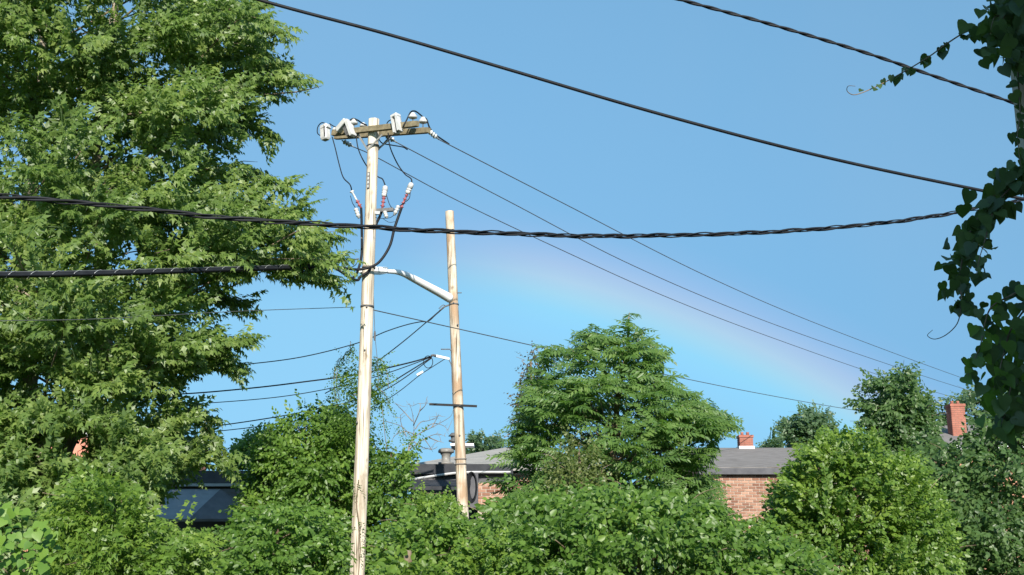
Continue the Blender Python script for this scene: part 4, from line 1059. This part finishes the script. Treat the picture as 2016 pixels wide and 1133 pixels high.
for a in DEAD:
    P = spline([pix(*q, 26.3 + .25 * math.sin(i + a[0][0])) if i else pix(*q, 26.3) for i, q in enumerate(a)], 5); m = MB(); m.tube(P, np.linspace(.013, .003, len(P)), 5); m.build('branch', M['dead'], dt, smooth=True)
    for k in range(3):
        q = P[rng.integers(len(P) // 2, len(P))]; e = q + np.array([rng.normal(0, .12), rng.normal(0, .05), rng.normal(.06, .1)]); m = MB(); m.tube([q, (q + e) / 2 + rng.normal(0, .015, 3), e], [.006, .004, .002], 4); m.build('branch', M['dead'], dt)

# compound-leaved tree in the middle
ai = plant('compound_leaved_tree', 'tall pointed tree with feathery compound leaves beside the brick house', 'tree', 1200, 20)
aax = [np.array([ai.location.x, 20, -.1]), pix(1200, 1133, 20), pix(1205, 950, 20), pix(1215, 800, 20), pix(1235, 690, 20), pix(1238, 625, 20)]
trunk(ai, aax, .09, .012)
AIL = [(960, 1200), (962, 1010), (955, 960), (985, 930), (990, 890), (1005, 850), (1020, 800), (1040, 745), (1060, 695), (1085, 668), (1105, 690), (1135, 665), (1150, 640), (1170, 635), (1190, 660), (1205, 640), (1222, 640), (1232, 606), (1252, 606), (1262, 640), (1282, 650), (1290, 672), (1322, 680), (1318, 720), (1330, 750), (1356, 762), (1390, 772), (1412, 800), (1448, 822), (1440, 850), (1402, 880), (1400, 915), (1412, 950), (1420, 1200)]
# shoots, each with a whorl of fronds
rg = np.random.default_rng(40); ap = np.array(AIL, float); C = []
while len(C) < 250:
    p = rg.uniform(ap.min(0), ap.max(0), (400, 2)); p = p[inside(ap, p)]
    e = edge_dist(ap, p) / 115.; h = 1.9 * np.sqrt(np.clip(e / 1.5, .02, 1)); yy = 20 + rg.uniform(-1, 1, len(p)) * h
    for q, y in zip(p, yy):
        w_ = pix(q[0], q[1], y)
        if w_[2] < .8 or (len(C) and (np.sum((np.array(C) - w_) ** 2, 1) < .24 ** 2).any()): continue
        C.append(w_)
        if len(C) >= 250: break
for q, y in (((1240, 640), 20), ((1228, 660), 19.9), ((1300, 690), 19.8), ((1160, 662), 20.1), ((1080, 690), 20.2), ((1400, 830), 19.8), ((1385, 800), 20.0), ((1050, 740), 20.1)): C.append(pix(*q, y))
C = np.array(C); Ps, Ds, Ss, ts = [], [], [], []; mb = MB()
for i, c in enumerate(C):
    o_ = np.array([c[0] - np.interp(c[2], [a[2] for a in aax], [a[0] for a in aax]), c[1] - 20, 0]); o_ = unit(o_ + rg.normal(0, .1, 3)) if np.linalg.norm(o_) > .05 else np.array([0, -1., 0])
    tb = rg.uniform(.05, .32)
    for k in range(11):
        a = 2.4 * k + rg.uniform(0, .5); d = unit(np.array([math.cos(a), math.sin(a), rg.uniform(-.25, .65)]) + o_ * .6 + np.array([0, -.15, 0]) + rg.normal(0, .1, 3))
        Ps.append(c - np.array([0, 0, .02 * k])); Ds.append(d); Ss.append(rg.uniform(.55, 1.05)); ts.append(np.clip(tb + rg.normal(0, .05), 0, .5))
    z0 = max(c[2] - .6 - .3 * np.hypot(o_[0], o_[1]), .5); st = np.array([np.interp(z0, [a[2] for a in aax], [a[0] for a in aax]), 20, z0])
    P = spline([st, (st + c) / 2 + rg.normal(0, .05, 3), c], 4); mb.tube(P, np.linspace(.011, .004, len(P)), 5)
mb.build('branches', M['twig'], ai, smooth=True)
Ps, Ds, Ss, ts = map(np.array, (Ps, Ds, Ss, ts)); ok = inside(ap, proj(Ps + Ds * (.47 * Ss)[:, None])); Ps, Ds, Ss, ts = Ps[ok], Ds[ok], Ss[ok], ts[ok]
emit(ai, 'frond', 'ail', Ps, Ds, unit(np.array([.05, -.8, 1]) + rng.normal(0, .18, (len(Ps), 3))), Ss, ts, 300, 'frond')

shrub('browning_tree', 'slim tree with brownish seed clusters between the lamp pole and the feathery tree', 'tree',
      [(1000, 900), (1008, 830), (1016, 790), (1020, 745), (1014, 715), (1035, 705), (1052, 672), (1068, 680), (1080, 720), (1085, 900)], 21.5, .6, 50, 18, 'tiny', 'brown', 1045, pad=(.3, .25, .2), seed=31, Lc=.22)
shrub('olive_shrub', 'sparse olive tinted shrub in front of the feathery tree', 'shrub',
      [(1060, 1100), (1070, 950), (1085, 890), (1110, 868), (1135, 852), (1150, 870), (1175, 880), (1195, 930), (1215, 960), (1210, 1100)], 17.6, .7, 55, 20, 'tiny', 'olive', 1140, pad=(.3, .26, .2), seed=32, Lc=.2)

# foreground hedge, several plants
shrub('broad_hedge_bush', 'broad glossy hedge bush below the feathery tree', 'shrub',
      [(925, 1400), (930, 1060), (955, 1000), (990, 975), (1040, 965), (1090, 950), (1150, 962), (1210, 948), (1280, 960), (1340, 968), (1395, 972), (1440, 1000), (1480, 1030), (1540, 1055), (1590, 1075), (1640, 1110), (1660, 1400)], 14.5, 1.7, 290, 34, 'vine', 'vine', 1260, pad=(.42, .42, .2), seed=33, gaps=[(1290, 1122, 75, 16, 15.2), (1225, 1040, 26, 16, 14.6), (1345, 975, 40, 16, 14.4), (1110, 1085, 22, 14, 14.6), (1480, 1090, 30, 16, 14.8)], n_obj=300, Lc=.26, scale=.82)
shrub('bright_hedge_bush', 'bright green hedge bush between the two poles', 'shrub',
      [(735, 1400), (733, 1085), (738, 1045), (765, 1032), (800, 1010), (840, 1020), (880, 1010), (930, 1030), (985, 1010), (1010, 1060), (1020, 1400)], 17.5, 1.2, 170, 30, 'big', 'vine', 850, pad=(.42, .4, .2), seed=34, gaps=[(770, 1095, 26, 20, 17.8), (880, 1075, 34, 16, 17.8)], Lc=.28, scale=.8)
shrub('sunlit_hedge_shoots', 'yellow green shoots low beside the lamp pole', 'shrub',
      [(800, 1200), (812, 1000), (830, 965), (862, 985), (878, 960), (900, 1000), (890, 1060), (935, 1040), (975, 1050), (985, 1200)], 19.5, .7, 40, 20, 'elder', 'lime', 880, pad=(.35, .3, .2), seed=35, Lc=.26, scale=.8)
shrub('rounded_hedge_bush', 'rounded vine hedge at the foot of the tall pole, on its maple side', 'shrub',
      [(380, 1400), (370, 1090), (400, 1062), (440, 1032), (500, 1000), (560, 985), (620, 990), (650, 1002), (672, 1025), (678, 1060), (672, 1400)], 18.0, 1.5, 200, 30, 'vine', 'vine', 540, pad=(.42, .4, .2), seed=36, gaps=[(405, 1080, 55, 26, 18.6), (560, 1060, 24, 16, 18), (620, 1110, 30, 18, 18)], n_obj=150, Lc=.28, scale=.9)
shrub('maple_sucker_shrub', 'maple seedling thicket under the big maple', 'shrub',
      [(60, 1400), (70, 1030), (130, 960), (180, 930), (240, 940), (280, 970), (305, 1022), (350, 1046), (400, 1046), (430, 1065), (420, 1100), (400, 1400)], 13.4, 1.2, 200, 24, 'mapleb', 'lime', 240, pad=(.42, .36, .16), seed=37, n_obj=120, Lc=.28, scale=.85)
shrub('maple_thicket', 'dark maple thicket around the maple trunk foot', 'shrub',
      [(-420, 1400), (-400, 1000), (-150, 960), (0, 950), (110, 985), (150, 1040), (200, 1400)], 15.2, 1.4, 90, 20, 'maple', 'maple', -60, pad=(.5, .42, .17), seed=38, Lc=.3)
shrub('lime_bramble', 'yellow green bramble shoots in front of the broad hedge bush', 'shrub',
      [(890, 1300), (895, 1100), (915, 1072), (940, 1085), (960, 1050), (985, 1062), (1005, 1090), (1020, 1300)], 13.0, .5, 40, 22, 'elder', 'lime', 955, pad=(.3, .26, .16), seed=51, Lc=.26, scale=.75)
shrub('large_leaved_sapling', 'sapling with larger pale green leaves low between the two poles', 'shrub',
      [(745, 1300), (750, 1110), (765, 1085), (800, 1082), (830, 1092), (848, 1100), (850, 1300)], 15.6, .4, 26, 14, 'big', 'lime', 800, pad=(.28, .24, .12), seed=52, Lc=.3, scale=.95)
# right side
shrub('yellow_green_shrub', 'bright yellow green bushy shrub in front of the brick house', 'shrub',
      [(1440, 1400), (1450, 1120), (1485, 1045), (1512, 990), (1528, 940), (1553, 910), (1566, 872), (1590, 875), (1610, 850), (1640, 840), (1665, 855), (1690, 832), (1712, 850), (1735, 868), (1745, 900), (1780, 890), (1812, 905), (1825, 940), (1850, 970), (1870, 1010), (1890, 1050), (1905, 1400)], 17.5, 1.7, 300, 30, 'elder', 'lime', 1670, pad=(.46, .40, .2), seed=41, n_obj=300, Lc=.28, scale=.85, lift=.5)
shrub('pale_vine_shrub', 'soft green vine at the corner of the brick house', 'shrub',
      [(1385, 1200), (1388, 985), (1396, 945), (1410, 935), (1424, 965), (1435, 1005), (1455, 1040), (1470, 1200)], 22, .6, 40, 24, 'tiny', 'vine', 1420, pad=(.35, .3, .2), seed=42, Lc=.2)
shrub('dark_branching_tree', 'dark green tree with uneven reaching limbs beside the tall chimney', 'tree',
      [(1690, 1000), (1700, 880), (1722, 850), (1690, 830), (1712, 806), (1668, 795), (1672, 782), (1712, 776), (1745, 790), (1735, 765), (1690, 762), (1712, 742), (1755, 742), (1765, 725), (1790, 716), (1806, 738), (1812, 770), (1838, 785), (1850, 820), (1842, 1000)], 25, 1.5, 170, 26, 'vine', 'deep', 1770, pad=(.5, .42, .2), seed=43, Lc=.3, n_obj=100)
shrub('shade_toned_tree', 'dull green tree, shade put into its leaf colour, standing below the tall chimney', 'tree',  # the dark leaf colour stands in for shade over this tree
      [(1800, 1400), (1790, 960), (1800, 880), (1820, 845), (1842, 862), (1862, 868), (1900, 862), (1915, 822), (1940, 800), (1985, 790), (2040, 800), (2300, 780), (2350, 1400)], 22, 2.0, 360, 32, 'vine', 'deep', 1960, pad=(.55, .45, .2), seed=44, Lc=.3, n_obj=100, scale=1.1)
shrub('haze_toned_tree', 'tree with haze put into its leaf colour behind the tall chimney', 'tree',
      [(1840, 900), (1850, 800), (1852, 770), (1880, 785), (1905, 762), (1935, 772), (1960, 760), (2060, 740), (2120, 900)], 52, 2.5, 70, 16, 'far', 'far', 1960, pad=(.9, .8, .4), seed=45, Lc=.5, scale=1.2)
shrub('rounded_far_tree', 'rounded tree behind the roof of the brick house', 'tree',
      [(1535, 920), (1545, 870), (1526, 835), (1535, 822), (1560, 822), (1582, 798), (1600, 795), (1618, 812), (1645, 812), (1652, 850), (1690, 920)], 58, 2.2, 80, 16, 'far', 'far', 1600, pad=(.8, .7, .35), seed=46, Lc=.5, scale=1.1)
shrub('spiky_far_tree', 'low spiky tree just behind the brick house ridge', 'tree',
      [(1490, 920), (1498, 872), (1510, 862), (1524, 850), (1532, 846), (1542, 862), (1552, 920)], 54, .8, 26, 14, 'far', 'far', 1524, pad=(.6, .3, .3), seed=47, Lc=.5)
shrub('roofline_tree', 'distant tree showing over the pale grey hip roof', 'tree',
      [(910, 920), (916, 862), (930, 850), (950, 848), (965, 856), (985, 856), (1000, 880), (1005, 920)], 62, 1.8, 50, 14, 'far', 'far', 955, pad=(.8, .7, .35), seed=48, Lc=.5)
shrub('background_tree', 'mid distance tree between the maple and the vine covered tree', 'tree',
      [(440, 925), (448, 905), (458, 880), (478, 864), (500, 848), (530, 845), (560, 880), (570, 925)], 36, 1.4, 60, 18, 'far', 'vine', 500, pad=(.6, .5, .3), seed=49, Lc=.42, scale=.8)

# ------------------------------------------------------------------ leaves one can pick out: broad vine, near vine
def heart_mesh(name, matname, fold=.12, seed=0):
    rg = np.random.default_rng(seed)
    out_ = [(0, 0), (-.10, .16), (-.06, .36), (.12, .48), (.34, .46), (.58, .32), (.80, .15), (1, 0)]
    V = [(x, 0, -.10 * x * x) for x in (0, .25, .55, 1.0)]; L_ = []
    for sgn in (1, -1):
        idx = []
        for x, y in out_[1:-1]: idx.append(len(V)); V.append((x, sgn * y * rg.uniform(.92, 1.05), fold * y - .10 * x * x + rg.normal(0, .012)))
        L_.append(idx)
    T = []
    for si, I in enumerate(L_):
        seq = [(0, I[0], I[1]), (0, I[1], I[2]), (0, I[2], 1), (1, I[2], I[3]), (1, I[3], 2), (2, I[3], I[4]), (2, I[4], I[5]), (2, I[5], 3)]
        for t in seq: T.append(t[::-1] if si == 0 else t)
    return tri_mesh(name, np.array(V), np.array(T), np.full(len(V), rg.uniform(.1, .9)), M[matname])

def leaf_obj(root, me, p, x, up, s, name='leaf'):
    a, b, c = frame(np.array([x], float), np.array([up], float)); a, b, c = a[0] * s, b[0] * s, c[0] * s; q = np.asarray(p) - np.array(root.location)
    o = bpy.data.objects.new(name, me); o.matrix_local = Matrix(((a[0], b[0], c[0], q[0]), (a[1], b[1], c[1], q[1]), (a[2], b[2], c[2], q[2]), (0, 0, 0, 1))); link(o, root); return o

BH = [heart_mesh('leaf', 'bigheart', .10, 60 + i) for i in range(6)]
bv = plant('broad_leaved_vine', 'light green vine with broad heart shaped leaves low at the maple foot', 'vine', 40, 11)
m = MB(); rg = np.random.default_rng(77)
bvax = [np.array([bv.location.x, 11, -.1]), pix(40, 1200, 11.4), pix(45, 1090, 11.4)]
trunk(bv, bvax, .02, .006)
BP = [(-200, 1300), (-180, 1020), (-60, 985), (15, 985), (50, 990), (58, 1030), (95, 1020), (112, 1060), (105, 1120), (130, 1300)]
p = rg.uniform((-90, 985), (125, 1190), (1200, 2)); p = p[inside(BP, p)][:230]
for q in p:
    w_ = pix(q[0], q[1], 11 + rg.uniform(-.35, .35)); leaf_obj(bv, BH[rg.integers(6)], w_, (rg.normal(.1, .6), rg.normal(-.4, .3), rg.normal(-.55, .25)), (rg.normal(0, .3), -.75, rg.uniform(.5, 1)), rg.uniform(.07, .13))
for k in range(26):
    e = pix(*p[k], 11.25); s0 = pix(40 + rg.uniform(-60, 60), 1180, 11.4); m.tube(spline([s0, (s0 + e) / 2 + rg.normal(0, .05, 3), e], 4), .0035, 4)
m.build('stems', M['twig'], bv)

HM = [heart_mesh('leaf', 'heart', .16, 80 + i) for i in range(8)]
HM_LIT = [heart_mesh('leaf', 'vine', .16, 90 + i) for i in range(8)]  # paler copies: sunlight on the lower strands put into leaf colour
nv = thing('hanging_vine', tuple(pix(2012, 420, 4.9)), 'dark heart leaved vine hanging from the house corner with curling tendrils', 'vine')
NV = 4.7
def strand_pts(a, y0, y1):
    return spline([pix(q[0], q[1], y0 + (y1 - y0) * i / (len(a) - 1)) for i, q in enumerate(a)], 12)
def vine_strand(a, nleaf, s0, s1, spread, y0=4.95, y1=4.6, r=(.005, .0011), hang=.9, t0=0.0, t1=1.0, sun_tint=0.0):
    P = strand_pts(a, y0, y1); m = MB(); m.tube(P, np.linspace(r[0], r[1], len(P)), 5); m.build('stem', M['twig'], nv, smooth=True)
    for k in range(nleaf):
        t = t0 + (t1 - t0) * (k + rg.uniform(0, .8)) / nleaf; q = P[int(t * (len(P) - 1))]
        s = (s0 + (s1 - s0) * t) * rg.uniform(.75, 1.2)
        off = np.array([rg.normal(0, spread), rg.normal(0, spread * 1.3), rg.normal(-spread * .2, spread * .8)]) * (1 - .4 * t)
        x = (rg.normal(0, .5), rg.normal(-.1, .45), -hang + rg.normal(0, .3)); leaf_obj(nv, (HM_LIT if rg.uniform() < sun_tint else HM)[rg.integers(8)], q + off, x, (rg.normal(0, .55), -1, rg.normal(.25, .35)), s)
vine_strand([(2016, -60), (1990, 10), (1965, 40), (1950, 52), (1905, 62), (1862, 88), (1835, 108), (1800, 130), (1772, 146), (1735, 166), (1700, 182), (1680, 187), (1668, 180), (1670, 170), (1684, 170)], 22, .072, .012, .016, t0=.22, t1=.72)
vine_strand([(2030, -80), (1998, 0), (1975, 40), (1985, 80), (1992, 110)], 110, .085, .06, .085)
vine_strand([(2030, -60), (1980, 20), (1958, 35), (1950, 60)], 40, .075, .055, .06)
vine_strand([(2010, 60), (2004, 140), (2008, 220), (2003, 270), (2010, 330)], 20, .065, .04, .03)
vine_strand([(2024, 320), (1985, 355), (1950, 395), (1925, 430), (1905, 470), (1893, 520), (1890, 560), (1893, 590), (1891, 615), (1883, 640), (1862, 660), (1840, 668), (1826, 661), (1836, 650)], 150, .080, .018, .045, t1=.58)
vine_strand([(2024, 345), (1975, 385), (1950, 430), (1940, 470), (1928, 510), (1922, 540)], 26, .075, .032, .035)
vine_strand([(2024, 565), (1985, 585), (1952, 605), (1938, 640), (1930, 680), (1915, 715), (1905, 740)], 40, .075, .045, .032, sun_tint=.6)
vine_strand([(2024, 600), (1990, 650), (1975, 700), (1965, 740), (1955, 770)], 34, .075, .06, .045, sun_tint=.5)
vine_strand([(2030, 620), (2000, 700), (1990, 760), (1980, 810), (1972, 835)], 62, .08, .065, .06, sun_tint=.15)
